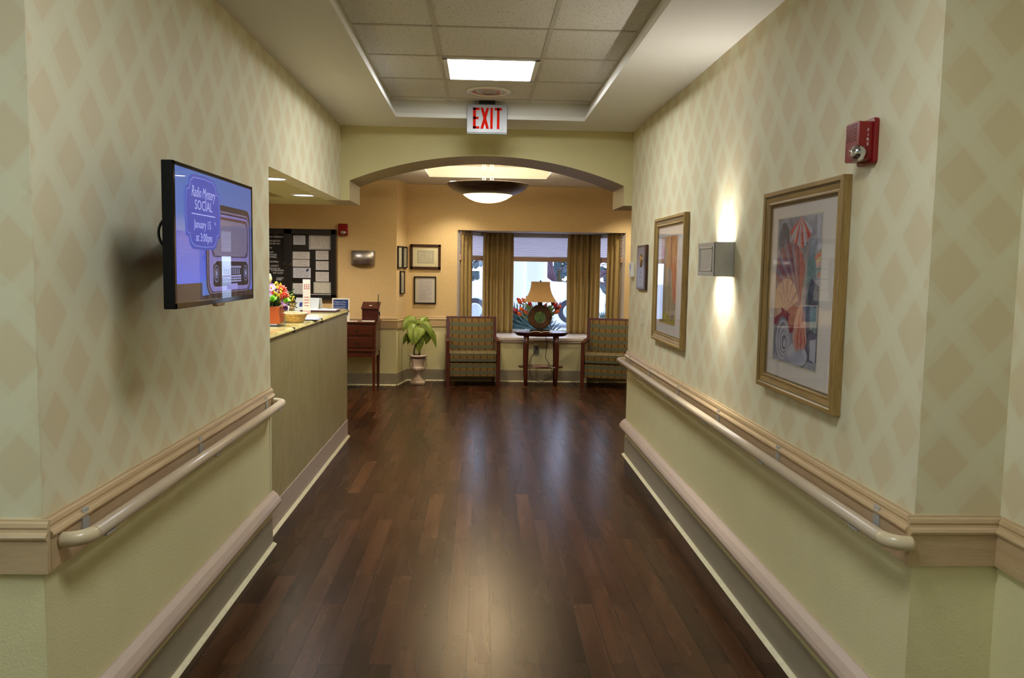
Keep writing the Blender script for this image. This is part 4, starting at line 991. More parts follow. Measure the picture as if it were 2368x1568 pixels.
PP = [(-2.376,1.786,-2.224,1.905,'print_c','small grey certificate with a seal, top left paper in the notice board'),(-2.178,1.730,-1.900,1.921,'print_b','large bordered certificate, top right paper in the notice board'),
 (-2.382,1.606,-2.170,1.698,'print_a','plain licence slip, second down on the left of the notice board'),(-2.383,1.509,-2.172,1.598,'print_a','plain licence slip, third down on the left of the notice board'),
 (-2.380,1.367,-2.158,1.496,'print_c','bluish letter with a blue seal, fourth down on the left of the notice board'),(-2.095,1.600,-1.933,1.715,'print_a','small licence directly under the large certificate in the notice board'),
 (-2.094,1.471,-1.932,1.583,'print_a','small licence, third down on the right of the notice board'),(-2.097,1.325,-1.929,1.448,'print_a','small licence, fourth down on the right of the notice board'),
 (-2.122,1.175,-1.904,1.316,'print_d','cream bordered certificate, bottom right paper in the notice board'),(-2.384,1.146,-2.164,1.298,'print_a','white letter, bottom left paper in the notice board, behind the card stand')]
for x0, z0, x1, z1, m, lb in PP:
    b = B(); b.box(-(x1-x0)/2, (x1-x0)/2, -.002, 0, -(z1-z0)/2, (z1-z0)/2); o = b.build('posted_paper', m); o.location = ((x0+x1)/2, W1-.013, (z0+z1)/2); tag(o, lb, 'posted paper', 'papers in the notice board')
    if 'blue seal' in lb:
        s_ = B(); s_.tube([(.07, -.002, .035), (.07, -.0026, .035)], .022, 18, ry=.013); s_.build('seal', 'navy', o)
t = thing('wall_light', 'unlit half-round brushed metal wall light left of the lobby corner', 'wall light', (-1.502, W1, 1.637))
b = B(); P = [(.148*math.cos(a), -.085*math.sin(a)) for a in [PI*i/24 for i in range(25)]]
b.add([(x, y, z) for z in (-.088, .088) for x, y in P], [(i, i+1, 26+i, 25+i) for i in range(24)]); b.build('shade', 'steel', t, smooth=True, solid=.003)
b = B(); b.box(-.06, .06, -.02, 0, -.05, .05); b.build('back_box', 'white', t)
# console with suggestion box
t = thing('console_table', 'dark red-brown console table with two drawers against the lobby wall', 'console table', (-1.70, 10.31, 0))
x0, x1, y0, y1 = -.43, .43, -.245, .235
b = B(); b.box(x0-.015, x1+.015, y0-.012, y1, .83, .853); b.build('top', 'mahogany_x', t, bevel=.005)
b = B(); b.box(x0, x1, y0, y1, .50, .83); b.box(x0-.004, x1+.004, y0-.004, y1, .49, .51); b.build('carcass', 'mahogany_x', t, bevel=.003)
for z in (.685, .535):
    b = B(); b.box(x0+.03, x1-.03, y0-.008, y0, z, z+.125); o = b.build('drawer', 'mahogany_x', t, bevel=.004)
    for xx in (-.2, .2): k_ = B(); k_.sphere((xx, y0-.018, z+.062), .011, 10); k_.build('knob', 'black', o, smooth=True)
b = B(); b.box(x0+.01, x1-.01, y0+.01, y1-.01, .42, .50); b.build('apron', 'mahogany_x', t)
for xx in (x0+.025, x1-.025):
    for yy in (y0+.025, y1-.025):
        b = B(); b.add([(xx-.022, yy-.022, .47), (xx+.022, yy-.022, .47), (xx+.022, yy+.022, .47), (xx-.022, yy+.022, .47), (xx-.013, yy-.013, 0), (xx+.013, yy-.013, 0), (xx+.013, yy+.013, 0), (xx-.013, yy+.013, 0)], [(0,1,2,3),(7,6,5,4),(0,4,5,1),(1,5,6,2),(2,6,7,3),(3,7,4,0)]); b.build('leg', 'mahogany', t, bevel=.002)
t = thing('suggestion_box', 'small dark red wooden suggestion box with a sloping lid on the console', 'suggestion box', (-1.355, 10.28, .853))
b = B(); b.prism([(-.085, .01), (.085, .01), (.085, .22), (-.085, .155)], 'x', -.10, .10); b.box(-.10, .10, -.085, .085, 0, .01); b.build('body', plain('box_red', (62, 16, 16), .3), t, bevel=.002)
b = B(); b.prism([(-.10, .147), (.088, .222), (.088, .234), (-.10, .159)], 'x', -.112, .112); b.build('lid', 'box_red', t, bevel=.003)
b = B(); b.prism([(-.03, .1875), (-.015, .1935), (-.015, .195), (-.03, .189)], 'x', -.02, .015); b.build('label_spot', 'white', t)
b = B(); b.box(.101, .108, -.05, -.02, .12, .16); b.build('tag', 'white', t); b = B(); b.tube([(.104, -.03, .12), (.112, -.035, .07)], .008, 8); b.build('lock', 'black', t)
b = B(); b.tube([(.085, .0, .20), (.092, .0, .335)], [.006, .006], 8); b.build('pen', plain('pen_slate', (52, 58, 64), .4), t, smooth=True)
flat('form_pad', -1.37, 10.14, .853, .15, .08, .010, 0, 'white', 'white pad of forms lying in front of the suggestion box', 'paper pad', .001)
flat('loose_leaflet', -1.57, 10.12, .853, .14, .10, .004, .2, 'white', 'white leaflet lying on the console beside the blue sign', 'leaflet')
t = thing('counter_sign', 'upright white-edged blue pharmacy delivery sign on the console', 'sign', (-1.715, 10.20, .853))
b = B(); b.box(-.107, .107, -.004, .004, 0, .28); b.build('card', 'white', t)
b = B(); b.box(-.09, .09, -.005, -.004, .07, .262); b.build('blue_field', plain('sign_blue', (34, 62, 128), .35, var=.03), t)
b = B()
for s_, z_, sz in (('Walgreens Offers', .226, .0215), ('Bedside Delivery', .200, .0215)): text_faces(b, s_, sz, lambda x, y, z_=z_: (-.08+x, -.0056, z_+y), align='LEFT', sx=.95, fat=.0004)
for k in range(5): b.box(-.08, .07-.02*(k % 2), -.0056, -.0052, .176-.014*k, .180-.014*k)
b.build('lettering', plain('sign_text', (176, 190, 214), .5), t)
b = B(); b.box(-.10, .10, 0, .07, 0, .004); b.build('foot', 'glass', t)

# frames on the step wall and lobby back wall -----------------------------
def doc_frame(x, z, w_, h_, fw, mat, label, paper, matw, loc=None, rot=0, hang=True):
    t = thing('document_frame', label, 'document frame', loc or (x, W2, z), rot)
    b = B(); a, c = w_/2, h_/2
    for q in ((-a, a, c-fw, c), (-a, a, -c, -c+fw), (-a, -a+fw, -c, c), (a-fw, a, -c, c)): b.box(q[0], q[1], -.022, -.002, q[2], q[3])
    b.build('frame', mat, t, bevel=.003)
    b = B(); b.box(-a+fw*.8, a-fw*.8, -.010, -.004, -c+fw*.8, c-fw*.8); b.build('mat_board', plain('mat_cream', (236, 224, 180), .8, var=.01), t)
    b = B(); b.box(-a+fw+matw[0], a-fw-matw[1], -.012, -.0105, -c+fw+matw[2], c-fw-matw[2]); b.build('document', paper, t)
    b = B(); b.box(-a+fw, a-fw, -.0145, -.0135, -c+fw, c-fw); b.build('glazing', 'glass', t)
    return t
doc_frame(-.737, 1.666, .408, .330, .034, 'walnut', 'brown-framed certificate with wide cream mat above the plant', 'print_f', (.058, .058, .045))
doc_frame(-.740, 1.221, .297, .367, .017, 'black', 'thin black frame with a typed page, hung under the certificate', 'print_e', (.026, .014, .004))
sa = math.atan2(W2-W1, .09)
def on_step(s, z): return (-1.075+.09*s, W1+.49*s, z)
for s_, z_, h_, lb in ((.25, 1.652, .285, 'upper narrow framed document nearest the corner edge on the short side wall'), (.72, 1.652, .285, 'upper framed document deeper along the short side wall'), (.48, 1.325, .30, 'lower framed document on the short side wall below the pair')):
    doc_frame(0, 0, .20, h_, .016, 'black', lb, 'print_f', (.02, .02, .02), loc=on_step(s_, z_), rot=sa)

# potted plant in urn ---------------------------------------------------------
t = thing('potted_plant', 'large-leaved green plant in a white pedestal urn in the lobby corner', 'potted plant', (-.80, 10.70, 0))
b = B(); b.box(-.092, .092, -.092, .092, 0, .052)
prof = [(.080, .052), (.082, .060), (.066, .075), (.042, .098), (.034, .125), (.034, .145), (.048, .155), (.046, .163), (.078, .185), (.094, .205), (.096, .218), (.090, .230), (.080, .238), (.078, .25), (.082, .30), (.092, .345), (.098, .36), (.120, .368), (.126, .378), (.124, .388), (.112, .392), (.106, .385), (.095, .37), (.085, .30)]
b.lathe(prof, n=36, close=False)
for s_ in (-1, 1):
    b.tube([(s_*(.090+.018*math.sin(a)), 0, .225+.055*math.cos(a)*1.0+.04) for a in [PI*i/10 for i in range(11)]], .008, 8); b.sphere((s_*.105, 0, .33), .014, 10); b.sphere((s_*.102, 0, .205), .014, 10)
for i in range(12):
    a = 2*PI*i/12; b.tube([(.060*math.cos(a), .060*math.sin(a), .172), (.092*math.cos(a), .092*math.sin(a), .214)], [.008, .011], 6)
b.build('urn', plain('urn_white', (196, 176, 158), .35, var=.05, scale=20), t, smooth=True)
b = B(); b.lathe([(.001, .365), (.10, .365), (.10, .35)], n=28, close=False); b.build('soil', 'soil', t)
def LP(cx, cy, y=0): return ((900+cx/7.84-1108)*.00563+.80, y, 1.555-(720+cy/7.84-611.5)*.00563)
b = B(); b.tube([(-.045, 0, .36), (-.055, .01, .42), (-.04, 0, .50), (-.02, 0, .66), (.0, 0, .76)], [.011, .010, .010, .008, .006], 8); b.tube([(.012, .02, .36), (.02, .01, .45), (.03, 0, .55), (.04, 0, .66), (.02, .01, .74)], [.012, .010, .010, .008, .006], 8)
b.build('stem', plain('stem_brown', (92, 80, 50), .8, var=.3, scale=60), t, smooth=True)
def leafmat():
    g = N('broad_leaf'); co = g.coord(); a = g.noise(co, 14, 3); b_ = g.noise(co, 60, 3)
    g.base(g.ramp(g.math('MULTIPLY_ADD', b_, .3, g.math('MULTIPLY', a, .7)), [(.3, lin((88, 108, 30))), (.55, lin((122, 140, 46))), (.75, lin((152, 166, 78)))]))
    MATS['broad_leaf'] = g.set(.4, 0, .4, Subsurface_Weight=0.0); return g.m
leafmat()
LV = [((500,240,0),(330,20,-.02),(250,350,-.05),.065),((500,270,-.02),(400,210,-.10),(430,590,-.12),.075),((560,260,-.02),(560,260,-.12),(470,580,-.14),.068),((520,210,0),(720,170,-.04),(750,460,-.05),.050),((720,300,0),(790,380,0),(845,645,0),.033),
      ((640,360,.0),(720,420,.0),(650,590,.0),.045),((600,420,-.05),(520,520,-.08),(540,740,-.07),.050),((560,300,.03),(640,330,.05),(660,560,.06),.07),((400,380,.03),(280,420,.03),(245,605,.02),.033),((420,400,.03),(360,460,.03),(320,595,.02),.030),((520,230,.03),(420,150,.08),(300,330,.10),.06),((560,230,.04),(620,60,.1),(700,260,.14),.055)]
for p, m, q, w_ in LV:
    b = B(); leaf(b, LP(*p), LP(*m), LP(*q), w_*1.3, (.05, -1, .35), 12, .2); o = b.build('leaf', 'broad_leaf', t, smooth=True, solid=.002)
    v = B(); P0, P1, P2 = Vector(LP(*p)), Vector(LP(*m)), Vector(LP(*q)); v.tube([P0*(1-k)**2+P1*2*k*(1-k)+P2*k*k+Vector((0, -.003, .001)) for k in [i/10 for i in range(11)]], [.003*(1-i/12) for i in range(11)], 6); v.build('midrib', 'stem_green', o, smooth=True)
b = B(); b.tube([LP(600, 330, 0), LP(690, 235, 0), LP(780, 130, 0)], [.005, .005, .0015], 8); b.build('new_shoot', plain('shoot', (170, 180, 110), .4), t, smooth=True)

# armchairs ------------------------------------------------------------------
def armchair(label, loc, rot):
    t = thing('armchair', label, 'armchair', loc, rot, 'armchairs by the bay window')
    for s_ in (-1, 1):
        b = B(); x0, x1 = sorted((s_*.305, s_*.35))
        b.prism([(-.29, 0), (-.252, 0), (-.245, .592), (-.29, .592)], 'x', x0, x1); b.build('leg', 'mahogany', t, bevel=.003)
        b = B(); x0, x1 = sorted((s_*.29, s_*.325)); b.box(x0, x1, .16, .20, 0, .16); b.build('leg', 'walnut', t, bevel=.003)
        b = B(); b.add([(s_*.303, -.295, .566), (s_*.353, -.295, .566), (s_*.340, .19, .575), (s_*.30, .19, .575), (s_*.303, -.295, .596), (s_*.353, -.295, .596), (s_*.340, .19, .615), (s_*.30, .19, .615)], [(0,1,2,3),(7,6,5,4),(0,4,5,1),(1,5,6,2),(2,6,7,3),(3,7,4,0)]); b.build('armrest', 'mahogany', t, bevel=.004)
        b = B(); x0, x1 = sorted((s_*.308, s_*.338)); b.box(x0, x1, -.25, .19, .13, .565); b.build('side_panel', 'upholstery', t, bevel=.008)
    b = B()
    def bar(xa, xb, za, zb): 
        ya = lambda z: .155+(z-.55)*.14
        b.add([(xa, ya(za)-.022, za), (xb, ya(za)-.022, za), (xb, ya(za)+.022, za), (xa, ya(za)+.022, za), (xa, ya(zb)-.022, zb), (xb, ya(zb)-.022, zb), (xb, ya(zb)+.022, zb), (xa, ya(zb)+.022, zb)], [(0,3,2,1),(4,5,6,7),(0,1,5,4),(1,2,6,5),(2,3,7,6),(3,0,4,7)])
    bar(-.335, -.29, .30, .882); bar(.29, .335, .30, .882); bar(-.29, .29, .853, .882)
    b.build('back_frame', 'mahogany', t, bevel=.003)
    b = B()
    def f(u, v): x = -.292+.584*u; z = .40+.455*v; return (x, .155+(z-.55)*.14-.024-.022*math.sin(PI*u)**.5*math.sin(PI*v)**.5, z)
    b.grid(f, 14, 12); b.box(-.29, .29, .14, .165, .40, .60); b.build('back_cushion', 'upholstery', t, smooth=True)
    b = B(); b.box(-.29, .29, .16, .18, .14, .60); b.build('back_panel', 'upholstery', t)
    b = B()
    def g(u, v, top): return (-.302+.604*u, -.285+.43*v, (.425+.018*math.sin(PI*v)*(1-.5*math.sin(PI*u)) if top else .315))
    n = 12; b.grid(lambda u, v: g(u, v, 1), n, n); b.box(-.302, .302, -.285, .145, .315, .424); b.build('seat_cushion', 'upholstery', t, bevel=.014, smooth=False)
    b = B(); b.box(-.305, .305, -.272, .16, .125, .305); b.build('seat_base', 'upholstery', t, bevel=.008)
    return t
armchair('left wood-framed armchair with striped green and gold fabric, beside the potted plant', (-.10, 10.84, 0), .07)
armchair('right wood-framed striped armchair, turned inwards and partly hidden by the corridor wall', (1.73, 10.78, 0), -.26)

# oval side table -------------------------------------------------------------
TZ = .705
t = thing('side_table', 'oval dark wood side table with a lower shelf between the two armchairs', 'side table', (.81, 10.78, 0))
b = B(); b.lathe([(.30, -.052), (.318, -.050), (.325, -.045), (.366, -.008), (.366, 0), (.001, 0)], (0, 0, TZ), 48, 1, .58, close=False); b.lathe([(.001, -.052), (.30, -.052)], (0, 0, TZ), 48, 1, .58, close=False); b.build('tabletop', 'mahogany_x', t)
b = B(); b.lathe([(.001, 0), (.295, 0), (.302, .008), (.295, .016), (.001, .016)], (0, 0, .235), 48, 1, .55, close=False); b.build('lower_shelf', 'mahogany_x', t)
for sx_ in (-1, 1):
    for sy_ in (-1, 1):
        b = B(); ptsL = [(sx_*(.195+.006*math.sin(PI*k/6)), sy_*.11, .655*(1-k/6)) for k in range(7)]; b.tube(ptsL, [.030, .031, .031, .029, .026, .022, .018], 12); b.build('leg', 'mahogany', t, smooth=True)
t = thing('table_lamp', 'table lamp with flared tan shade and dark ring-shaped body on the oval table', 'table lamp', (.79, 10.80, TZ))
b = B(); b.box(-.130, .130, -.06, .06, 0, .028); b.box(-.045, .045, -.03, .03, .028, .05); b.build('base', 'black', t, bevel=.003)
def bronze():
    g = N('bronze_patina'); co = g.coord(); a = g.noise(co, 9, 4); g.base(g.ramp(a, [(.3, lin((52, 36, 26))), (.5, lin((82, 56, 34))), (.7, lin((98, 60, 40)))])); g.bump(a, .1, .003); MATS['bronze'] = g.set(.38, .3); return g.m
bronze()
b = B(); cz = .195; R0, R1 = .074, .160; n = 48
vs = []
for yy, sh in ((-.03, .008), (.03, .008)):
    for k in range(n):
        a = 2*PI*k/n
        for R in (R0, R0+.012, R1-.012, R1): vs.append((R*math.cos(a), yy*(.7 if R in (R0, R1) else 1), cz+R*math.sin(a)))
fs = []
for k in range(n):
    j = (k+1) % n; a, b_ = k*4, j*4; o_ = n*4
    for e in range(3): fs.append((a+e, a+e+1, b_+e+1, b_+e)); fs.append((o_+a+e, o_+b_+e, o_+b_+e+1, o_+a+e+1))
    fs.append((a+3, o_+a+3, o_+b_+3, b_+3)); fs.append((a, b_, o_+b_, o_+a))
b.add(vs, fs); b.tube([(0, 0, .345), (0, 0, .405)], [.032, .028], 16); b.tube([(0, 0, .40), (0, 0, .42)], [.034, .034], 16); b.build('ring_body', 'bronze', t, smooth=False)
b = B(); b.tube([(0, 0, .41), (0, 0, .64)], .006, 8); b.sphere((0, 0, .665), .012, 10); b.build('stem', 'black', t)
b = B()
def shd(u, v):
    a = u*4; sd = int(min(3, a)); f_ = a-sd; e = v; hw = .2075*(1-e)+.117*e-.028*math.sin(PI*e)*.9; hd = .15*(1-e)+.085*e-.02*math.sin(PI*e)*.9
    c = [(-1, -1), (1, -1), (1, 1), (-1, 1), (-1, -1)]; x = c[sd][0]*(1-f_)+c[sd+1][0]*f_; y = c[sd][1]*(1-f_)+c[sd+1][1]*f_
    return (x*hw, y*hd, .395+.262*v)
b.grid(shd, 16, 14)
def shade_mat():
    g = N('tan_shade'); co = g.coord(); n_ = g.noise(co, 150, 2); g.t.nodes.remove(g.b); d = g.n('ShaderNodeBsdfDiffuse'); tr = g.n('ShaderNodeBsdfTranslucent'); m = g.n('ShaderNodeMixShader'); m.inputs[0].default_value = .12
    c = g.ramp(n_, [(.3, lin((176, 142, 98))), (.7, lin((190, 157, 112)))]); g.l(c, d.inputs[0]); g.l(c, tr.inputs[0]); g.l(d.outputs[0], m.inputs[1]); g.l(tr.outputs[0], m.inputs[2]); g.l(m.outputs[0], g.out.inputs[0]); MATS['tan_shade'] = g.m
shade_mat(); b.build('lamp_shade', 'tan_shade', t, solid=.002)
b = B(); b.tube([(.03, .06, .015), (.09, .18, -.03), (.12, .22, -.2), (.10, .22, -.36), (.18, .2, -.50), (.20, .18, -.62), (.05, .12, -.69), (-.08, .12, -.66), (-.12, .2, -.50), (-.09, .24, -.38), (-.025, .258, -.27)], .004, 8); b.build('cord', 'black', t, smooth=True)
t = thing('magazine', 'open pale magazine on the oval tabletop in front of the lamp', 'magazine', (.80, 10.645, TZ))
b = B()
b.grid(lambda u, v: (-.14+.28*u+.012*(v-.5), -.04+.085*v, .003+.012*abs(math.sin(2*PI*u))**.7), 20, 2); b.build('pages', plain('mag', (196, 172, 150), .4, var=.25, scale=25), t, smooth=True, solid=.003)
t = thing('magazine', 'closed magazine lying on the lower shelf of the oval table', 'magazine', (.81, 10.72, .2515))
b = B(); b.box(-.11, .09, -.05, .07, 0, .012); b.build('pages', plain('mag2', (168, 134, 124), .4, var=.3, scale=22), t, bevel=.002)
t = thing('wall_outlet', 'small grey power outlet on the wall behind the oval table', 'power outlet', (.77, W2, .435))
b = B(); b.box(-.036, .036, -.006, 0, -.058, .058); b.build('plate', plain('outlet_grey', (120, 116, 104), .4), t, bevel=.002)
b = B(); b.box(-.014, .014, -.03, -.006, .01, .04); b.build('plug', 'black', t, bevel=.003)

# tulips in a glass vase on the sill --------------------------------------------
t = thing('tulip_bouquet', 'red and orange tulips in a clear tapered vase on the window sill behind the lamp', 'flower arrangement', (.845, 11.40, .60))
b = B(); b.lathe([(.001, .012), (.085, .012), (.115, .13), (.150, .235), (.154, .235), (.120, .13), (.092, 0), (.001, 0)], n=4, close=False); o = b.build('glass_vase', 'vase_glass', t); o.rotation_euler = (0, 0, PI/4)
plain('tulip_red', (176, 24, 30), .45, var=.2, scale=60); plain('tulip_orange', (226, 104, 44), .45, var=.2, scale=60); plain('tulip_dark', (104, 14, 30), .45, var=.2, scale=60); plain('tulip_stem', (112, 142, 84), .5, var=.2, scale=30)
TU = [(.57,1.05,1),(.63,1.06,1),(.68,1.08,0),(.70,1.02,0),(.53,.93,0),(.60,.95,1),(.57,.89,1),(.66,.90,1),(.76,1.09,0),(.80,1.08,1),(.83,.89,1),(.93,1.07,0),(.99,1.04,2),(1.02,1.01,0),(1.04,.96,2),(1.07,.98,1),(1.04,.92,1),(.56,1.07,0),(.52,.91,2),(.85,1.10,1),(.90,.98,0)]
for i, (x, z, c) in enumerate(TU):
    d = Vector((x-.845, rnd.uniform(-.12, .06), z-.60)); base_ = Vector((rnd.uniform(-.05, .05), rnd.uniform(-.05, .05), .05)); b = B()
    mid = Vector((d.x*.35, d.y*.35, d.z*.62)); path = [base_*(1-k)**2+mid*2*k*(1-k)+d*k*k for k in [j/6 for j in range(7)]]
    b.tube(path, .004, 6); b.cur = 1; n_, u_, v_ = frame_of(d-mid)
    for k in range(6):
        a = 2*PI*k/6; dd = u_*math.cos(a)+v_*math.sin(a); leaf(b, d-n_*.008, d+dd*.046+n_*.026, d+dd*.006+n_*.082, .024, dd, 5, .3)
    o = b.build('tulip', ['tulip_stem', ('tulip_red', 'tulip_orange', 'tulip_dark')[c]], t, smooth=True)
b = B()
for i in range(44):
    a = rnd.uniform(0, 2*PI); r = rnd.uniform(.08, .30); z = rnd.uniform(.26, .46); leaf(b, (.03*math.cos(a), .03*math.sin(a), .1), (r*.5*math.cos(a), r*.3*math.sin(a), z*.9), (r*math.cos(a), r*.4*math.sin(a), z), .022, (0, -1, .1), 6)
b.build('leaves', 'tulip_stem', t, smooth=True)

# pendant ------------------------------------------------------------------------
t = thing('pendant_light', 'wide dark metal bowl pendant light with glowing lens in the lobby', 'pendant light', (.067, 9.0, 2.235))
b = B(); pr = [(.262, .085), (.30, .098), (.36, .122), (.415, .160), (.438, .190), (.442, .200), (.436, .202), (.408, .170), (.355, .132), (.295, .108), (.262, .096)]
b.lathe(pr, n=64, close=False); b.build('bowl', 'pewter', t, smooth=True)
b = B(); b.lathe([(.001, 0), (.07, .004), (.14, .018), (.20, .042), (.245, .070), (.268, .088)], n=56, close=False); b.build('lens', emit('lens_glow', (1.0, .74, .36), 2.1), t, smooth=True)
for x in (-.055, -.030, .030, .055):
    b = B(); b.tube([(x, 0, .10), (x, 0, .505)], .006, 10); b.build('rod', brushed('rod_brass', (214, 196, 150), .3, 'Z') if 'rod_brass' not in MATS else 'rod_brass', t, smooth=True)
b = B(); b.lathe([(.001, .525), (.10, .525), (.10, .512), (.085, .505), (.001, .505)], n=32, close=False); b.build('canopy', 'rod_brass', t)
lamp('pendant_up', 'AREA', (0, 0, .20), 48, WARM, t, (PI, 0, 0), shape='DISK', size=.60)
lamp('pendant_down', 'AREA', (0, 0, -.012), 4.5, (1, .80, .52), t, (0, 0, 0), shape='DISK', size=.42)

# downlights ---------------------------------------------------------------------
def downlight(x, y, z, label, energy, color, on=True, group=None, spot=2.2):
    t = thing('downlight', label, 'recessed light', (x, y, z), 0, group)
    b = B(); b.lathe([(.072, .004), (.080, -.006), (.098, -.004), (.100, .0)], n=32, close=False); b.build('trim_ring', 'white', t, smooth=True)
    b = B(); b.lathe([(.001, -.0015), (.074, -.0015)], n=32, close=False); b.build('lamp_face', emit('down_%g_%g' % (color[0], color[2]), color, 5.0) if on else 'grey_vinyl', t)
    if on: lamp('beam', 'SPOT', (0, 0, -.02), energy, color, t, (0, 0, 0), spot_size=spot, spot_blend=.8, shadow_soft_size=.07)
downlight(-1.276, 5.142, ZS, 'recessed ceiling light over the desk, nearest the corridor wall edge', 62, (.86, .93, 1))
downlight(-1.341, 6.324, ZS, 'recessed ceiling light over the far part of the desk', 62, (.86, .93, 1))
downlight(-3.7, 6.0, ZS, 'recessed ceiling light deep inside reception', 60, (.95, .93, .9))
downlight(-.33, 10.55, ZL, 'lit recessed ceiling light before the left end of the bay window', 55, (1, .86, .62), spot=2.0)
downlight(2.0, 10.55, ZL, 'lit recessed ceiling light before the right end of the bay window', 55, (1, .86, .62), spot=2.0)
downlight(.835, 10.45, ZL, 'unlit small recessed fitting in the lobby ceiling right of the pendant', 0, (1, 1, 1), on=False)
downlight(-2.4, 8.9, ZL, 'recessed ceiling light in the left part of the lobby', 170, (1, .84, .64), spot=2.6)
downlight(3.0, 9.0, ZL, 'recessed ceiling light in the right part of the lobby', 70, (1, .82, .60), spot=2.6)

# ================================================================ OUTSIDE
b = B(); b.box(-40, 40, 12.3, 90, -.35, -.15); b.build('ground_outside', plain('paving', (170, 172, 176), .8, var=.06, scale=2), kind='structure')
plain('ext_white', (228, 230, 232), .7, var=.02)
t = thing('portico_column', 'thick round white column outside, right half of the middle pane', 'column', (1.03, 15.6, -.15))
b = B(); b.lathe([(.30, 0), (.30, .15), (.235, .18), (.235, 4.0)], n=40); b.build('shaft', 'ext_white', t, smooth=True)
t = thing('portico_column', 'slimmer white column outside, at the left edge of the middle pane', 'column', (.60, 14.4, -.15))
b = B(); b.lathe([(.26, 0), (.26, .15), (.2, .18), (.2, 4.0)], n=40); b.build('shaft', 'ext_white', t, smooth=True)
b = B(); b.box(-5, 5, 12.6, 16.6, 3.85, 4.3); b.build('ceiling_portico', 'ext_white', kind='structure')
# parked car, side on
t = thing('parked_car', 'white car parked side-on across the drive outside the bay window', 'car', (1.2, 24.0, -.02))
b = B(); body = [(-2.3, .35), (-2.35, .70), (-2.2, 1.0), (-1.3, 1.14), (-.75, 1.55), (.25, 1.58), (.85, 1.16), (2.15, 1.08), (2.35, .75), (2.3, .32), (1.85, .30)]
arch = lambda cx: [(cx+.40*math.cos(a), .33+.40*math.sin(a)) for a in [PI*i/12 for i in range(13)]]
pl = body+arch(1.35)+arch(-1.35)
b.prism(pl, 'y', -.85, .85); b.build('body', plain('car_white', (226, 230, 234), .2, var=.01), t)
b = B()
for q in ([(-1.15, 1.14), (-.70, 1.50), (-.3, 1.51), (-.3, 1.14)], [(-.22, 1.14), (-.22, 1.51), (.2, 1.52), (.66, 1.16)]): b.prism(q, 'y', -.857, -.84)
b.build('side_window', plain('car_glass', (150, 160, 180), .1), t)
for cx in (-1.35, 1.35):
    b = B(); b.tube([(cx, -.90, .33), (cx, -.68, .33)], .34, 28); o = b.build('wheel', plain('tyre', (30, 32, 44), .7), t); k_ = B(); k_.tube([(cx, -.915, .33), (cx, -.895, .33)], [.19, .22], 20); k_.build('hubcap', plain('hub', (190, 196, 210), .25, .5), o)
# plants outside
plain('palm', (52, 78, 70), .55, var=.25, scale=20); plain('palm_light', (72, 108, 66), .55, var=.2, scale=20)
def fan_palm(loc, R, n, label, seed, up=1.0, mat='palm'):
    r_ = random.Random(seed); t = thing('palm_shrub', label, 'palm shrub', loc)
    b = B(); b.tube([(0, 0, 0), (.0, 0, .25*up)], [.05, .04], 8); b.build('trunk', 'stem_brown', t)
    b = B()
    for f_ in range(n):
        a = r_.uniform(0, 2*PI); el = r_.uniform(.35, 1.3); hub = Vector((math.cos(a)*math.cos(el), math.sin(a)*math.cos(el)*.6, math.sin(el)))*R*.5+Vector((0, 0, .2*up))
        b.tube([(0, 0, .2*up), hub*.6+Vector((0, 0, .05)), hub], .006, 5)
        nn, u, v = frame_of(hub)
        for k in range(15):
            th = -1.5+3.0*k/14; d = (nn*math.cos(th)+u*math.sin(th)); leaf(b, hub, hub+d*R*.25, hub+d*R*.5+Vector((0, 0, -.03)), .020, v, 4)
    b.build('fronds', mat, t)
fan_palm((.66, 13.15, -.15), .85, 22, 'spiky fan palm outside at the left of the middle pane', 2, 1.8)
fan_palm((2.3, 15.2, -.15), .7, 12, 'lower fan palm outside in front of the right curtain side', 5, 1.4)
def grass_palm(loc, R, n, label, seed, mat):
    r_ = random.Random(seed); t = thing('ornamental_grass', label, 'ornamental grass', loc); b = B()
    for i in range(n):
        a = r_.uniform(0, 2*PI); L = R*r_.uniform(.7, 1.1); h_ = r_.uniform(.4, 1.0)*R; leaf(b, (.02*math.cos(a), .02*math.sin(a), 0), (L*.4*math.cos(a), L*.4*math.sin(a), h_*1.3), (L*math.cos(a), L*math.sin(a), h_*.55), .021, (math.sin(a), -math.cos(a), .3), 6)
    b.build('blades', mat, t)
grass_palm((1.52, 13.0, -.15), .62, 130, 'arching green grass clump outside at the right of the middle pane', 3, 'palm_light')
grass_palm((1.62, 14.2, -.15), .6, 90, 'arching dark grass clump outside by the right curtain', 4, 'palm')
grass_palm((2.45, 12.85, -.15), .42, 80, 'small green grass clump outside the right side pane', 8, 'palm_light')
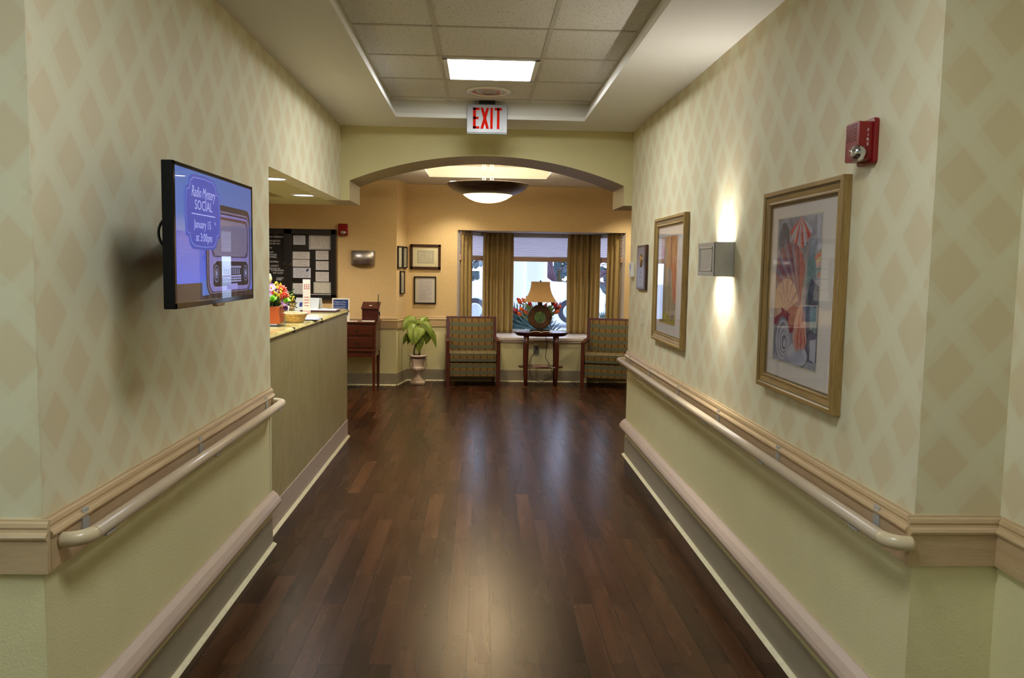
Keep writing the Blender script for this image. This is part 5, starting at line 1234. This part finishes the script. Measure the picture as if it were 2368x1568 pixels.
grass_palm((-.45, 13.2, -.15), .55, 90, 'grey-green grass clump outside the left side pane', 9, 'palm')
noise_mat('twig', [(.3, (78, 56, 66)), (.7, (110, 84, 94))], 8); noise_mat('far_green', [(.3, (52, 74, 84)), (.7, (98, 118, 118))], 3)
t = thing('bare_tree', 'purple-brown bare-branched tree beyond the drive, right of the column', 'tree', (2.95, 31, -.15))
b = B(); r_ = random.Random(11)
def branch(p, d, L, r, k):
    q = p+d*L; b.tube([p, (p+q)/2+Vector((r_.uniform(-.1, .1), 0, r_.uniform(-.1, .1)))*L*.3, q], [r, r*.8, r*.6], 5, caps=False)
    if k == 0: return
    for _ in range(3 if k > 1 else 4):
        dd = (d+Vector((r_.uniform(-.9, .9), r_.uniform(-.6, .6), r_.uniform(-.5, .6)))).normalized(); branch(q, dd, L*.72, r*.6, k-1)
branch(Vector((0, 0, 0)), Vector((0, 0, 1)), .8, .14, 0)
for s_ in range(11): branch(Vector((0, 0, .8)), Vector((r_.uniform(-.9, .9), r_.uniform(-.4, .4), r_.uniform(.15, .9))).normalized(), 1.2, .08, 5)
b.build('branches', 'twig', t)
for i, (x, y, z, R, lb) in enumerate(((-.9, 42, 2.4, 2.6, 'dark round tree far off, seen through the left side pane'), (4.6, 48, 2.6, 2.4, 'dark tree far off, right of the bare tree'), (6.3, 38, 2.0, 2.2, 'dark tree far off, seen through the right side pane'))):
    t = thing('leafy_tree', lb, 'tree', (x, y, -.15)); b = B(); b.tube([(0, 0, 0), (0, 0, z)], [.2, .12], 8); b.build('trunk', 'stem_brown', t); b = B(); r_ = random.Random(i+20)
    for _ in range(420):
        p = Vector((r_.gauss(0, 1), r_.gauss(0, 1), r_.gauss(0, 1))).normalized()*R*r_.uniform(.5, 1)**.5; s_ = r_.uniform(.15, .35); nn, u, v = frame_of((r_.gauss(0, 1), r_.gauss(0, 1), r_.gauss(0, 1))); c = p+Vector((0, 0, z+.6))
        b.add([c+u*s_, c+v*s_, c-u*s_, c-v*s_], [(0,1,2,3)])
    b.build('crown', 'far_green', t)
bpy.context.view_layer.update()
